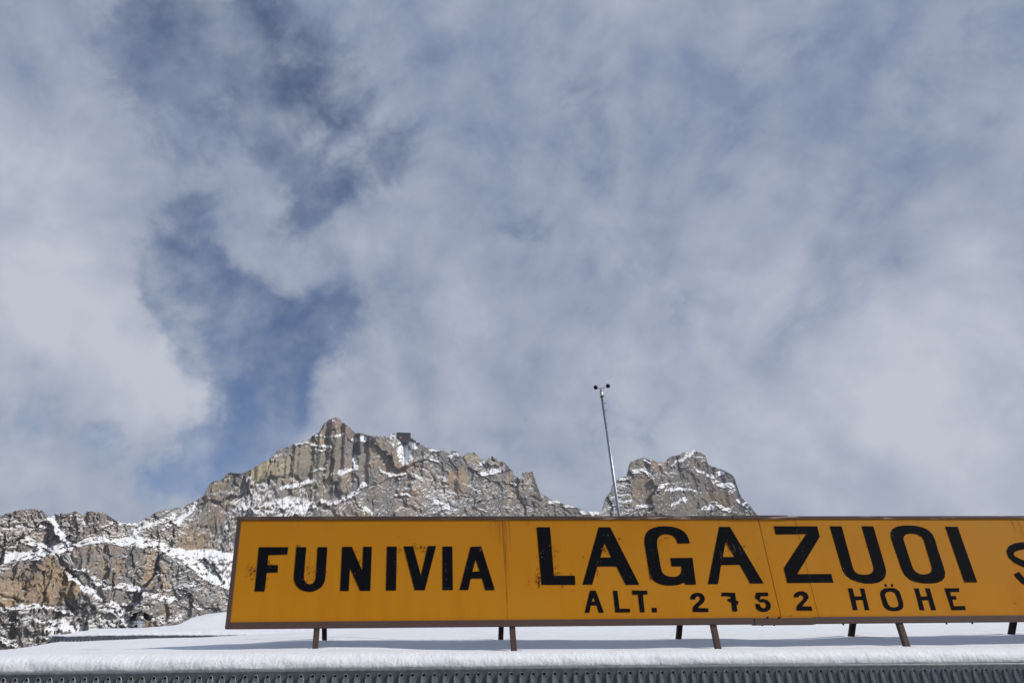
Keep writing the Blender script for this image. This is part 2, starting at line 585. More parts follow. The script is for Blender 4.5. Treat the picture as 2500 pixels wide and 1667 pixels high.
def mountain(name, sky_px, step, e_bot, vis, Y0, snow, rocky, cols, dust, grooves=(), seed=0, jag=1.0, rib=1.0, back=60.0, tint=1.0, fleck=0.0, bare=0.0,
             calm=None):
    sa, se = to_ae(sky_px)
    o = np.argsort(sa)
    sa, se = sa[o], se[o]
    na = int((sa[-1] - sa[0]) * AE / step)
    a = np.linspace(sa[0], sa[-1], na)
    top = np.interp(a, sa, se)
    jg = fbm(a * 170, a * 0 + 3.1, 5, seed + 5, .6) + .6 * np.sign(fbm(a * 420, a * 0 + 9.1, 2, seed + 6)) * .5
    top = top + jag * jg * 2.2 / AE
    va, ve = to_ae(vis)
    o = np.argsort(va)
    lowv = np.minimum(np.interp(a, va[o], ve[o]), top - .012)
    nrow = int(np.percentile(top - lowv, 80) * AE / step)
    nlow = int(.2 * AE / 4.5)
    t1 = np.linspace(0, 1, nlow, endpoint=False)
    t2 = np.linspace(0, 1, nrow)
    E = np.concatenate([e_bot + (lowv - e_bot)[:, None] * t1[None], lowv[:, None] + (top - lowv)[:, None] * t2[None]], 1)
    A = np.repeat(a[:, None], E.shape[1], 1)
    x, z = A * 1000, E * 1000
    # warped copies so that no outline runs straight
    wa = A + fbm(x / 16, z / 16, 4, seed + 40) * 5 / AE
    we = E + fbm(x / 16, z / 16, 4, seed + 60) * 5 / AE
    ms = np.zeros(A.shape)
    brk = .62 + .9 * fbm(x / 7, z / 4, 4, seed + 33, .6)
    for pts, w, k in snow:
        ms = np.maximum(ms, k * stroke(wa, we, pts, w))
    for pts, s, k in rocky:
        ms = np.maximum(ms, k * area(wa, we, pts, s))
    ms = np.clip(ms * np.clip(brk + .35 * ms, .25, 1.15), 0, 1)
    du = np.zeros(A.shape)
    for pts, s, k in dust:
        du = du + k * area(wa, we, pts, s)
    gr = np.zeros(A.shape)
    for pts, w, k in grooves:
        gr = np.maximum(gr, k * stroke(wa, we, pts, w))
    cm = np.zeros(A.shape)
    for pts, s, k in (calm or ()):
        cm = np.maximum(cm, k * area(wa, we, pts, s))
    band = fbm(x / 70, z / 14, 4, seed + 80, .55)
    m = np.clip(.12 + .36 * band + .12 * du, 0, .6)
    m = np.maximum(m * (1 - .6 * cm), ms)
    tan = np.exp(np.log(4.2) * (1 - m) + np.log(.78) * m)
    Y = np.empty(A.shape)
    Y[:, 0] = np.interp(a, *Y0)
    for j in range(1, A.shape[1]):
        de = E[:, j] - E[:, j - 1]
        Y[:, j] = Y[:, j - 1] * (1 + de / np.maximum(tan[:, j] - E[:, j], .34))
    k9 = np.hanning(9)
    k9 /= k9.sum()
    Ypad = np.pad(Y, ((4, 4), (0, 0)), mode='edge')
    Y = sum(k9[i] * Ypad[i:i + Y.shape[0]] for i in range(9))
    # keep neighbouring columns in step where they meet the skyline
    er = np.minimum(.2, top - .012)
    yr = np.array([np.interp(er[i], E[i], Y[i]) for i in range(len(a))])
    kw = np.hanning(181)
    kw /= kw.sum()
    ys = np.convolve(np.pad(yr, 90, mode='edge'), kw, mode='valid')
    Y = Y + ((ys - yr)[:, None]) * sstep(E, .02, .2)
    wx = x + fbm(x / 26, z / 26, 4, seed + 1) * 9
    wz = z + fbm(x / 26, z / 26, 4, seed + 2) * 9
    D = np.zeros(A.shape)
    joint = np.ones(A.shape)
    tone = np.zeros(A.shape)
    for sx, sz, am, sdq in ((64, 100, 9, 3), (27, 46, 3.1, 4), (12, 19, 1.75, 8), (6, 8, 1.05, 9), (3.2, 3.4, .62, 10)):
        f, jn, tn = facets(wx, wz, sx, sz, seed + sdq)
        D += am * f * (1 - .55 * cm if sx < 30 else 1)
        tone += (tn - .5) * {64: .35, 27: .45, 12: .35, 6: .25, 3.2: .2}[sx]
        if sx in (27, 12):
            joint = np.minimum(joint, jn * sx / 6)
    D += rib * 2.1 * ridged(wx / 24, z / 95, 4, seed + 12)
    D += 2.1 * (fbm(wx / 8, wz / 7, 5, seed + 14, .6))
    D *= (1 - .72 * sstep(ms, .3, .9))
    D += .8 * (1 - sstep(joint, 0, .22)) * (1 - ms)
    D += gr * 6
    Y = Y + D
    P = np.stack([A * Y, Y, E * Y], -1)
    n = np.cross(np.gradient(P, axis=0), np.gradient(P, axis=1))
    n /= np.linalg.norm(n, axis=-1, keepdims=True) + 1e-12
    nz = n[..., 2]
    # snow lies where the rock lies back
    fine = fbm((x + .5 * z) / 5.0, z / 2.2, 4, seed + 21, .7)
    reg = fbm(x / 60, z / 45, 3, seed + 22)
    sn = nz + .24 * fine + .10 * reg + .42 * ms + .18 * du + fleck * fbm((x - .6 * z) / 4.0, z / 1.8, 4, seed + 38, .7) + np.clip(du, 0, 1) * .22 * fbm(x / 2.2, z / 1.5, 3, seed + 37, .7) - .24 * cm
    sn = sstep(sn - bare * (1 - ms), .565, .83) * (.74 + .26 * sstep(ms, .15, .6))
    # rock colour
    col = GREY + (WARM - GREY) * sstep(reg + .5 * fbm(x / 18, z / 30, 4, seed + 23), -.4, .6)[..., None]
    oc = sstep(fbm(wx / 30, wz / 55, 4, seed + 24) + .5 * tone, .18, .75) * .42
    col = col + (OCHRE - col) * oc[..., None]
    rd = sstep(fbm(wx / 36, wz / 40, 4, seed + 25), .22, .7) * .5
    col = col + (RED - col) * rd[..., None]
    for pts, s, k, c in cols:
        q = area(wa, we, pts, s) * k * (.75 + .5 * np.clip(fbm(wx / 9, wz / 16, 4, seed + 26) + .3, 0, 1))
        col = col + (c - col) * np.clip(q, 0, 1)[..., None]
    streak = sstep(fbm(wx / 5.5, z / 55, 4, seed + 27, .6) + .5 * fbm(x / 60, z / 40, 2, seed + 28), .3, .9) * .36
    col = col + (DARK - col) * streak[..., None]
    col = col * (1 + .34 * tone + .36 * fbm(x / 2.2, z / 3.6, 4, seed + 29, .65))[..., None]
    jd = (1 - sstep(joint, 0, .16)) * .13
    col = col * (1 - jd)[..., None]
    bed = fbm(x / 220, (z + .08 * x) / 3.4, 4, seed + 36, .6)
    col = col * (1 + .17 * bed)[..., None]
    col = np.clip(col * tint, .02, .8)
    col = col + (SNOWC - col) * sn[..., None]
    # the far side falls away behind the skyline
    extra = []
    ecol = []
    for k, (dy, dz) in enumerate(((back * .15, -2.0), (back * .5, -14.0), (back * 1.4, -70.0), (back * 2.6, -220.0))):
        q = P[:, -1].copy()
        q[:, 1] += dy
        q[:, 2] += dz
        extra.append(q[:, None])
        ecol.append(col[:, -1][:, None] * .5 + SNOWC * .5)
    P = np.concatenate([P] + extra, 1)
    col = np.concatenate([col] + ecol, 1)
    nA, nE = P.shape[:2]
    idx = np.arange(nA * nE).reshape(nA, nE)
    quads = np.stack([idx[:-1, :-1], idx[1:, :-1], idx[1:, 1:], idx[:-1, 1:]], -1).reshape(-1, 4)
    RIDGE[name] = (a, Y[:, -1])
    return grid_mesh(name, P.reshape(-1, 3), quads, M_ROCK, col.reshape(-1, 3))


def grid_mesh(name, V, quads, material, col=None, smooth=True):
    me = bpy.data.meshes.new(name)
    me.vertices.add(len(V))
    me.vertices.foreach_set('co', np.ascontiguousarray(V, np.float32).ravel())
    me.loops.add(quads.size)
    me.loops.foreach_set('vertex_index', np.ascontiguousarray(quads, np.int32).ravel())
    me.polygons.add(len(quads))
    me.polygons.foreach_set('loop_start', np.arange(0, quads.size, 4, dtype=np.int32))
    me.polygons.foreach_set('loop_total', np.full(len(quads), 4, np.int32))
    me.update(calc_edges=True)
    if col is not None:
        at_ = me.color_attributes.new('Col', 'FLOAT_COLOR', 'POINT')
        at_.data.foreach_set('color', np.concatenate([col, np.ones((len(col), 1))], 1).astype(np.float32).ravel())
    me.polygons.foreach_set('use_smooth', np.full(len(quads), smooth))
    me.materials.append(material)
    o = bpy.data.objects.new(name, me)
    COL.objects.link(o)
    return o


# ------------------------------------------------------------------ setting: ground and mountains
g = MB()
g.poly([(-9000, -9000, -1.75), (9000, -9000, -1.75), (9000, 9000, -1.75), (-9000, 9000, -1.75)])
tag(g.build('snowy_ground', M_SNOW), kind='structure')

def f_dark_ground(N, b):
    p = obco(N)
    n = N.noise(p, .35, 6, .6)
    q = N.noise(p, 40.0, 4, .6)
    c = N.mix(N.ramp(q, .3, .7), (.045, .046, .05, 1), (.075, .075, .078, 1))
    N.set(b.inputs['Base Color'], N.mix(N.ramp(n, .60, .68), c, (.62, .64, .67, 1)))
    b.inputs['Roughness'].default_value = .8


g = MB()
g.poly([(-34, -26, -1.742), (40, -26, -1.742), (40, 5.775, -1.742), (-34, 5.775, -1.742)])
tag(g.build('added_dark_ground', mat('bounce_cutting_dark', f_dark_ground)), kind='structure')  # unseen dark sheet added to cut snow bounce onto sign and snow lip

S_LEFT = [(-1000, 1330), (-850, 1290), (-760, 1310), (-640, 1262), (-560, 1280), (-470, 1240), (-400, 1262), (-330, 1276), (-240, 1262), (-160, 1270), (-80, 1262), (0, 1257), (22, 1251), (44, 1243), (81, 1241), (99, 1243), (108.5, 1250), (118, 1261), (126, 1261),
          (133, 1254.5), (148, 1252.5), (160, 1254), (173, 1249), (182, 1246), (195, 1252), (202, 1257), (210, 1249),
          (219, 1246.6), (247, 1249.6), (261, 1254.5), (274, 1264), (286, 1269), (296, 1275), (335, 1276), (345, 1268),
          (362.5, 1259.5), (385, 1247), (404, 1242), (439, 1237), (444, 1241), (463.6, 1226), (478, 1220)]
S_MAIN = [(488, 1217), (500, 1205), (507, 1186), (519, 1174), (535, 1173), (545.5, 1165), (561.6, 1151.5), (586, 1154), (602, 1150), (623, 1138),
          (645, 1124.7), (658, 1122), (663, 1111), (682, 1095), (706, 1088.5), (722, 1080.5), (749, 1074), (768, 1060), (779, 1055),
          (784, 1044), (792, 1031), (805, 1023), (816, 1017), (827, 1020), (840, 1032), (856, 1044), (867, 1055), (886, 1056),
          (902, 1062), (918, 1063), (939, 1064), (953, 1070), (1003, 1076), (1025, 1085), (1036, 1087), (1040, 1090), (1057, 1096),
          (1084, 1100), (1092, 1104.5), (1101, 1099), (1115, 1100), (1123, 1107), (1125, 1117), (1132, 1111), (1141.6, 1104.5),
          (1159, 1104.5), (1166, 1109), (1176, 1122), (1184, 1118), (1193, 1118), (1201, 1112), (1206.6, 1116), (1216, 1124),
          (1230, 1126.5), (1241, 1136), (1243, 1142), (1251, 1148), (1253.5, 1159), (1264, 1161), (1268, 1165), (1272, 1162),
          (1275, 1153), (1283, 1150), (1300, 1151), (1304, 1163), (1310, 1180), (1316, 1195), (1318, 1203), (1333, 1209),
          (1344, 1218), (1352, 1220), (1363.5, 1221), (1375, 1228), (1390, 1232), (1406, 1236.5), (1419, 1241), (1424, 1247),
          (1440, 1247), (1470, 1247.5), (1520, 1262), (1600, 1290), (1700, 1325), (1800, 1335), (1930, 1325), (2080, 1350), (2250, 1330), (2450, 1352), (2700, 1345), (2950, 1370)]
S_CLIFF = [(-1000, 1440), (-800, 1405), (-620, 1425), (-450, 1390), (-330, 1420), (-250, 1400), (-150, 1385), (-60, 1388), (0, 1378), (30, 1368), (94, 1365), (128, 1347), (148, 1352), (175, 1345), (179, 1336),
           (200, 1331), (222, 1325), (260, 1322), (290, 1330), (308, 1341), (330, 1340), (360, 1336), (395, 1343), (418, 1360),
           (439, 1380), (470, 1392), (490, 1407), (520, 1425), (567, 1440), (640, 1462), (760, 1500)]
S_TOWER = [(1380, 1330), (1440, 1282), (1466, 1248), (1471, 1242), (1476, 1226.5), (1480, 1214), (1487, 1203.6), (1493, 1196), (1496, 1183), (1502, 1170),
           (1517, 1163), (1527.5, 1161.5), (1534, 1156), (1537, 1140), (1540, 1127), (1553, 1120.7), (1568, 1115.6), (1584, 1119),
           (1599, 1124.5), (1614, 1128), (1624, 1127), (1628, 1120.7), (1637, 1114), (1655, 1109), (1668, 1103), (1683, 1103),
           (1693, 1097.7), (1703.6, 1101.5), (1721, 1109), (1724, 1117), (1728, 1131), (1739, 1137), (1752, 1141), (1767, 1147.5),
           (1785, 1155), (1793, 1165), (1798, 1180.6), (1803, 1196), (1811, 1214), (1823.5, 1224), (1834, 1237), (1844, 1249.5),
           (1870, 1280), (1930, 1340)]


def y0(*pts):
    q = [(to_ae([(px, 1300)])[0][0], y) for px, y in pts]
    return [p[0] for p in q], [p[1] for p in q]


tag(mountain(
    'mountain', S_LEFT + S_MAIN, 1.45, -.006,
    [(-1000, 1480), (-330, 1420), (0, 1400), (250, 1350), (330, 1360), (400, 1370), (470, 1420), (545, 1470), (580, 1450), (860, 1268), (1500, 1268), (1800, 1400), (2950, 1440)],
    y0((-1000, 430), (-330, 540), (0, 640), (200, 700), (480, 810), (620, 860), (1100, 1100), (1420, 1270), (1700, 1400), (2950, 1700)),
    snow=[  # lines of snow in gullies and along ledges
        ([(123, 1261), (138, 1294), (173, 1326), (187, 1330)], 8, 1), ([(20, 1362), (99, 1353), (158, 1338), (222, 1320), (345, 1320), (407, 1345)], 13, .95),
        ([(59, 1318), (111, 1338)], 8, .9), ([(395, 1345), (468, 1351), (567, 1353)], 10, 1),
        ([(465, 1368), (493, 1398), (567, 1437)], 16, .95), ([(296, 1276), (335, 1277)], 7, 1), ([(10, 1285), (60, 1282), (105, 1290)], 4, .8),
        ([(330, 1300), (360, 1285), (420, 1262)], 7, .8), ([(400, 1290), (450, 1262), (478, 1232)], 6, .8),
        ([(200, 1262), (208, 1280)], 4, .8), ([(255, 1290), (275, 1275)], 4, .7), ([(0, 1338), (40, 1330)], 4, .7),
        ([(968, 1080), (1012, 1090)], 9, 1), ([(984, 1082), (990, 1114)], 20, 1), ([(868, 1112), (868, 1144), (830, 1152)], 6, .95),
        ([(863, 1070), (891, 1072)], 7, 1), ([(723, 1083), (750, 1079)], 5, 1), ([(761, 1085), (807, 1090)], 4, .9),
        ([(769, 1097), (800, 1099)], 4, .9), ([(771, 1064), (822, 1064), (838, 1057)], 2.6, .9), ([(687, 1192), (752, 1178)], 6, .9),
        ([(655, 1243), (700, 1225), (757, 1236)], 14, .72), ([(784, 1223), (807, 1229), (853, 1215), (891, 1183)], 5, .9),
        ([(952, 1160), (987, 1158)], 5, .9), ([(968, 1208), (998, 1206)], 4, .9), ([(765, 1150), (790, 1140), (800, 1125)], 3, .8),
        ([(585, 1236), (610, 1246)], 8, .8), ([(880, 1235), (905, 1250)], 6, .7), ([(1175, 1157), (1200, 1152), (1220, 1145)], 6, .95),
        ([(1170, 1137), (1188, 1126)], 4, .9), ([(1100, 1112), (1120, 1114)], 4, .7), ([(1048, 1122), (1068, 1128)], 4, .8),
        ([(1005, 1160), (1030, 1168)], 4, .7), ([(1345, 1222), (1368, 1223)], 4, 1), ([(1375, 1229), (1410, 1240)], 4, .9), ([(1424, 1249), (1475, 1249)], 8, 1),
        ([(1080, 1098), (1050, 1095)], 3, .9), ([(1250, 1178), (1256, 1182)], 4, .9), ([(930, 1150), (975, 1170)], 4, .7), ([(1060, 1225), (1110, 1240)], 6, .7)],
    rocky=[([(395, 1343), (580, 1343), (580, 1437), (481, 1392), (439, 1378)], 12, .62),
           ([(655, 1230), (760, 1215), (770, 1262), (640, 1262)], 10, .55), ([(560, 1205), (640, 1165), (690, 1205), (640, 1262), (570, 1262)], 14, .42)],
    cols=[([(784, 1044), (816, 1010), (867, 1055), (860, 1070), (775, 1066)], 4, .75, RED), ([(607, 1155), (645, 1122), (658, 1122), (655, 1155), (620, 1185)], 4, .9, YELL),
          ([(715, 1085), (830, 1060), (840, 1130), (800, 1200), (720, 1190)], 14, .6, OLIVE), ([(655, 1125), (720, 1110), (722, 1170), (650, 1165)], 9, .55, YELL),
          ([(747, 1077), (790, 1070), (800, 1083), (755, 1082)], 3, .8, OCHRE), ([(790, 1165), (805, 1145), (808, 1150), (790, 1210)], 4, .7, YELL),
          ([(905, 1080), (930, 1075), (925, 1130), (905, 1140)], 5, .6, OCHRE), ([(938, 1100), (965, 1080), (968, 1150), (935, 1150)], 7, .55, OCHRE),
          ([(968, 1125), (1020, 1120), (1022, 1155), (965, 1155)], 5, .55, OCHRE), ([(1090, 1155), (1135, 1135), (1145, 1175), (1125, 1215), (1100, 1195)], 6, .8, OCHRE),
          ([(1135, 1107), (1172, 1107), (1172, 1140), (1130, 1125)], 4, .6, YELL), ([(1195, 1115), (1240, 1130), (1230, 1142), (1205, 1145)], 4, .55, OCHRE),
          ([(1235, 1160), (1252, 1150), (1250, 1215), (1238, 1225)], 3, .7, OCHRE), ([(965, 1200), (1030, 1195), (1035, 1255), (975, 1262)], 10, .5, RED),
          ([(885, 1240), (905, 1235), (910, 1262), (880, 1262)], 4, .8, YELL), ([(1225, 1215), (1250, 1225), (1240, 1240)], 4, .6, OCHRE),
          ([(490, 1270), (570, 1200), (575, 1215), (530, 1300), (520, 1345), (430, 1345)], 8, .5, WARM * np.array((1.15, 1.0, .85))), ([(410, 1345), (470, 1290), (530, 1330), (520, 1345)], 6, .4, OCHRE),
          ([(-100, 1240), (290, 1240), (290, 1330), (-100, 1350)], 20, .35, RED)],
    dust=[([(560, 1160), (1100, 1160), (1100, 1265), (560, 1265)], 30, .6), ([(1030, 1090), (1260, 1130), (1340, 1215), (1300, 1262), (1030, 1262)], 20, .75),
          ([(300, 1250), (470, 1230), (520, 1300), (380, 1340), (300, 1320)], 20, .8), ([(490, 1330), (570, 1250), (570, 1450), (500, 1420)], 12, .9),
          ([(-300, 1240), (300, 1240), (300, 1350), (-300, 1380)], 20, .35), ([(860, 1055), (960, 1062), (960, 1080), (870, 1080)], 6, .7), ([(660, 1085), (730, 1080), (700, 1110), (650, 1125)], 6, .5)],
    grooves=[([(862, 1098), (858, 1140)], 4, .8), ([(1079, 1130), (1081, 1200)], 3, .8), ([(1152, 1148), (1152, 1180)], 3, .9), ([(826, 1150), (790, 1240)], 4, .5),
             ([(935, 1130), (945, 1118)], 3, .9), ([(762, 1095), (766, 1130)], 3, .6), ([(1027, 1110), (1030, 1160)], 3, .6)],
    calm=[([(715, 1090), (770, 1090), (765, 1150), (740, 1172), (715, 1140)], 8, .8), ([(607, 1155), (645, 1122), (658, 1122), (655, 1155), (620, 1185)], 5, .8),
          ([(790, 1075), (850, 1065), (845, 1110), (800, 1120)], 8, .6), ([(875, 1095), (900, 1075), (900, 1120), (878, 1165)], 5, .8),
          ([(1090, 1155), (1135, 1135), (1145, 1175), (1125, 1215), (1100, 1195)], 6, .7), ([(420, 1345), (470, 1280), (540, 1240), (530, 1345)], 8, .6)],
    seed=100, tint=.90, fleck=.17, bare=.02), kind='structure')

tag(mountain(
    'cliff', S_CLIFF, 1.45, -.006, [(-1000, 1640), (-330, 1605), (140, 1590), (560, 1530), (760, 1500)],
    y0((-1000, 345), (-330, 430), (0, 500), (200, 550), (480, 650), (760, 770)),
    snow=[([(160, 1400), (202, 1430), (247, 1458)], 6, .9), ([(284, 1430), (333, 1437), (385, 1453), (419, 1462)], 7, .9),
          ([(256, 1472), (291, 1491), (323, 1528)], 10, .85), ([(120, 1540), (150, 1522), (190, 1540)], 12, .95),
          ([(0, 1491), (81, 1476), (118, 1481), (173, 1501)], 5, .8), ([(180, 1388), (215, 1397)], 3, .8), ([(225, 1412), (262, 1428)], 7, .8),
          ([(20, 1520), (70, 1512), (130, 1516)], 4, .7), ([(300, 1475), (345, 1473), (365, 1478)], 4, .7), ([(470, 1470), (500, 1490)], 4, .7),
          ([(400, 1458), (430, 1463)], 5, .8), ([(440, 1438), (470, 1425), (510, 1440)], 4, .6), ([(0, 1560), (40, 1575)], 6, .8), ([(100, 1350), (150, 1352)], 3, .7),
          ([(226, 1400), (240, 1396)], 3, .6), ([(350, 1500), (400, 1512), (440, 1505)], 5, .7), ([(100, 1556), (150, 1560)], 6, .8), ([(210, 1500), (235, 1520)], 6, .7)],
    rocky=[([(230, 1490), (300, 1490), (330, 1535), (215, 1535)], 10, .45)],
    cols=[([(0, 1400), (94, 1372), (128, 1350), (148, 1378), (212, 1440), (182, 1457), (168, 1467), (81, 1476), (-60, 1500), (-100, 1420)], 7, .82, OCHRE),
          ([(0, 1378), (90, 1362), (100, 1395), (60, 1420), (-20, 1420)], 14, .5, GREY),
          ([(357, 1352), (380, 1340), (372, 1432), (348, 1430)], 4, .75, OCHRE), ([(395, 1380), (408, 1380), (400, 1455), (393, 1452)], 4, .75, OCHRE),
          ([(280, 1380), (308, 1362), (305, 1395), (278, 1420)], 5, .6, OCHRE), ([(228, 1372), (250, 1365), (275, 1415), (240, 1415)], 6, .5, OCHRE),
          ([(310, 1348), (328, 1345), (326, 1385), (312, 1395)], 3, .8, DARK), ([(230, 1365), (238, 1365), (240, 1420), (230, 1415)], 3, .7, DARK), ([(380, 1355), (395, 1365), (392, 1440), (376, 1440)], 4, .6, DARK),
          ([(180, 1330), (300, 1325), (305, 1350), (180, 1352)], 6, .5, RED), ([(0, 1490), (170, 1500), (170, 1620), (-50, 1620)], 14, .55, GREY), ([(345, 1510), (362, 1505), (360, 1535), (345, 1535)], 3, .6, OCHRE)],
    dust=[([(215, 1470), (520, 1450), (520, 1540), (150, 1560)], 20, .2), ([(0, 1480), (170, 1480), (170, 1600), (-100, 1620)], 20, .08), ([(430, 1380), (600, 1440), (560, 1480), (430, 1430)], 14, .5)],
    grooves=[([(143, 1350), (152, 1372), (172, 1400), (205, 1430)], 4, .8), ([(268, 1432), (276, 1400)], 4, .8), ([(384, 1352), (388, 1430)], 5, .8), ([(318, 1345), (320, 1385)], 5, .7),
             ([(0, 1450), (30, 1457), (50, 1470)], 2.5, .6), ([(105, 1395), (112, 1465)], 2.5, .4), ([(172, 1480), (178, 1540)], 4, .6), ([(404, 1470), (408, 1510)], 4, .7)],
    calm=[([(0, 1400), (94, 1372), (128, 1350), (148, 1378), (212, 1440), (182, 1457), (81, 1476), (-60, 1500), (-100, 1420)], 8, .75), ([(180, 1332), (300, 1330), (305, 1400), (225, 1420), (185, 1390)], 8, .5)],
    seed=300, jag=.6, rib=1.0, tint=.94, fleck=.10, bare=.06), kind='structure')

tag(mountain(
    'rock_tower', S_TOWER, 1.45, -.006, [(1380, 1268), (1930, 1268)], y0((1380, 900), (1600, 1010), (1780, 1130), (1930, 1230)),
    snow=[([(1540, 1152), (1570, 1145), (1585, 1160)], 5, .8), ([(1575, 1126), (1590, 1130)], 3, .9), ([(1605, 1190), (1630, 1178)], 5, .8), ([(1730, 1160), (1760, 1155)], 7, .95),
          ([(1745, 1175), (1790, 1190), (1785, 1200)], 7, .9), ([(1558, 1238), (1590, 1232)], 5, .9), ([(1625, 1195), (1660, 1190), (1700, 1195)], 4, .8), ([(1720, 1240), (1745, 1228), (1780, 1245)], 7, .8),
          ([(1640, 1140), (1670, 1118), (1690, 1102)], 4, .8), ([(1510, 1170), (1535, 1164)], 4, .8), ([(1690, 1140), (1720, 1152)], 4, .8), ([(1805, 1222), (1825, 1232)], 6, .9), ([(1640, 1230), (1680, 1215)], 5, .7),
          ([(1500, 1190), (1540, 1180)], 3, .6), ([(1490, 1215), (1530, 1205)], 3, .6), ([(1485, 1238), (1540, 1222)], 4, .6)],
    rocky=[],
    cols=[([(1545, 1165), (1595, 1165), (1600, 1225), (1545, 1215)], 6, .6, OCHRE), ([(1680, 1108), (1724, 1110), (1722, 1140), (1685, 1140)], 4, .6, RED), ([(1650, 1155), (1700, 1150), (1690, 1190), (1660, 1190)], 8, .5, WARM),
          ([(1735, 1165), (1745, 1172), (1745, 1185), (1735, 1185)], 3, .8, YELL), ([(1730, 1195), (1790, 1195), (1790, 1240), (1750, 1235), (1720, 1225)], 7, .6, OCHRE * .85)],
    dust=[([(1470, 1150), (1545, 1150), (1545, 1262), (1460, 1262)], 10, .8), ([(1545, 1100), (1680, 1100), (1680, 1262), (1560, 1262)], 14, .45), ([(1750, 1150), (1850, 1180), (1860, 1262), (1760, 1262)], 12, .6)],
    grooves=[([(1610, 1140), (1611, 1180)], 4, .8), ([(1695, 1105), (1694, 1138)], 2, .7), ([(1702, 1185), (1702, 1250)], 3, .6)],
    calm=[([(1545, 1165), (1600, 1165), (1600, 1225), (1545, 1215)], 6, .5), ([(1735, 1195), (1790, 1195), (1785, 1240), (1740, 1235)], 7, .5)],
    seed=500, jag=.9, tint=.62, fleck=.24), kind='structure')

# ------------------------------------------------------------------ snow on the roofs
SX = np.array([-4.9, -2.9, -.74, 1.13, 3.1, 4.98, 6.8, 13.0])
SY = np.array([5.75, 6.3, 7.04, 7.42, 7.88, 8.3, 9.0, 9.5, 11.0, 12.0, 13.5, 16.0])
SZ = np.array([
    [.213, .211, .202, .190, .184, .182, .182, .182],
    [.235, .236, .232, .212, .208, .206, .206, .206],
    [.270, .270, .272, .236, .240, .240, .240, .240],
    [.292, .300, .325, .300, .296, .300, .306, .306],
    [.312, .325, .392, .368, .362, .369, .378, .380],
    [.333, .360, .432, .418, .412, .416, .420, .420],
    [.405, .440, .510, .505, .500, .500, .500, .500],
    [.455, .490, .555, .555, .550, .548, .548, .548],
    [.560, .600, .690, .730, .730, .725, .725, .725],
    [.600, .640, .800, .830, .828, .822, .822, .822],
    [.560, .700, .860, .880, .880, .875, .875, .875],
    [.300, .500, .640, .680, .680, .680, .680, .680]])


def lin_table(X, Y):
    def cub(xs, x):
        i = np.clip(np.searchsorted(xs, x) - 1, 0, len(xs) - 2)
        t = np.clip((x - xs[i]) / (xs[i + 1] - xs[i]), 0, 1)
        return i, t
    i, u = cub(SX, X)
    j, v = cub(SY, Y)
    u = u * u * (3 - 2 * u)
    return (SZ[j, i] * (1 - u) * (1 - v) + SZ[j, i + 1] * u * (1 - v) + SZ[j + 1, i] * (1 - u) * v + SZ[j + 1, i + 1] * u * v)


FRONT_X = [-.743, 1.125, 3.10, 4.98, 6.87, 8.76]
BACK_X = [-.740, 1.123, 3.052, 4.970, 6.792, 8.68]
# profile rows: first the rounded lip above the guard, then the sheet
lip = [(5.590, .076), (5.575, .079), (5.567, .085), (5.563, .096), (5.562, .110), (5.565, .126), (5.571, .141), (5.582, .155), (5.600, .167),
       (5.622, .178), (5.650, .187), (5.685, .195), (5.72, .201)]
rowsY = np.concatenate([[p[0] for p in lip], np.linspace(5.75, 6.2, 26), np.linspace(6.22, 8.6, 120), np.linspace(8.65, 11.5, 50), np.linspace(11.6, 16, 30)])
nl = len(lip)
tX = np.concatenate([np.linspace(0, .07, 60, endpoint=False), np.linspace(.07, .60, 1150, endpoint=False), np.linspace(.60, 1, 160)])
Vv = np.interp(rowsY, [5.5, 8.3, 8.8, 9.5, 11.0, 16], [-4.62, -4.30, -4.37, -4.42, -4.93, -4.93])
Xg = Vv[:, None] + (12.5 - Vv[:, None]) * tX[None]
Yg = np.repeat(rowsY[:, None], len(tX), 1)
Zg = lin_table(Xg, np.maximum(Yg, 5.75))
crest = np.interp(Xg, SX, SZ[0])
for r, (yy, zz_) in enumerate(lip):
    f = (zz_ - .076) / (.203 - .076)
    base = np.interp(Xg[r], [-5, 0, 2, 5, 13], [.076, .076, .073, .062, .055])
    Zg[r] = base + (crest[r] - base) * f
bodyw = sstep(Yg, 6.0, 6.8)
Zg += bodyw * .012 * fbm(Xg / 1.6, Yg / .9, 3, 901) + .004 * sstep(Yg, 5.7, 6) * fbm(Xg / .5, Yg / .35, 3, 903)
# the drift that the shadow lies on bellies between the legs
Zg += .020 * np.exp(-((Yg - 7.72) / .20) ** 2) * (fbm(Xg / 1.25, Yg * 0 + .3, 2, 905) + .15)
# hollows melted round the legs
for lx in FRONT_X:
    Zg -= .022 * np.exp(-(((Xg - lx) / .055) ** 2 + ((Yg - 7.06) / .06) ** 2)) - .008 * np.exp(-(((Xg - lx) / .16) ** 2 + ((Yg - 7.06) / .10) ** 2))
for lx in BACK_X:
    Zg -= .035 * np.exp(-(((Xg - lx - .01) / .06) ** 2 + ((Yg - 7.90) / .07) ** 2)) - .012 * np.exp(-(((Xg - lx) / .22) ** 2 + ((Yg - 7.90) / .13) ** 2))
# crumbs and lumps on the lip
lipw = 1 - sstep(Yg, 5.66, 5.95)
slen = np.concatenate([[0], np.cumsum(np.hypot(np.diff([p[0] for p in lip] + list(rowsY[nl:])), np.diff([p[1] for p in lip] + [lip[-1][1]] * (len(rowsY) - nl))))])[:, None] + Xg * 0
lump = .0075 * fbm(Xg / .30, slen / .12, 3, 911) + .0030 * fbm(Xg / .060, slen / .050, 4, 912, .65) + .0030 * fbm(Xg / .022, slen / .020, 3, 913, .7)
ends = np.ones(len(rowsY))
ends[0] = 0
Yg = Yg - lump * lipw * ends[:, None] * .9
Zg = Zg + lump * lipw * ends[:, None] * .45
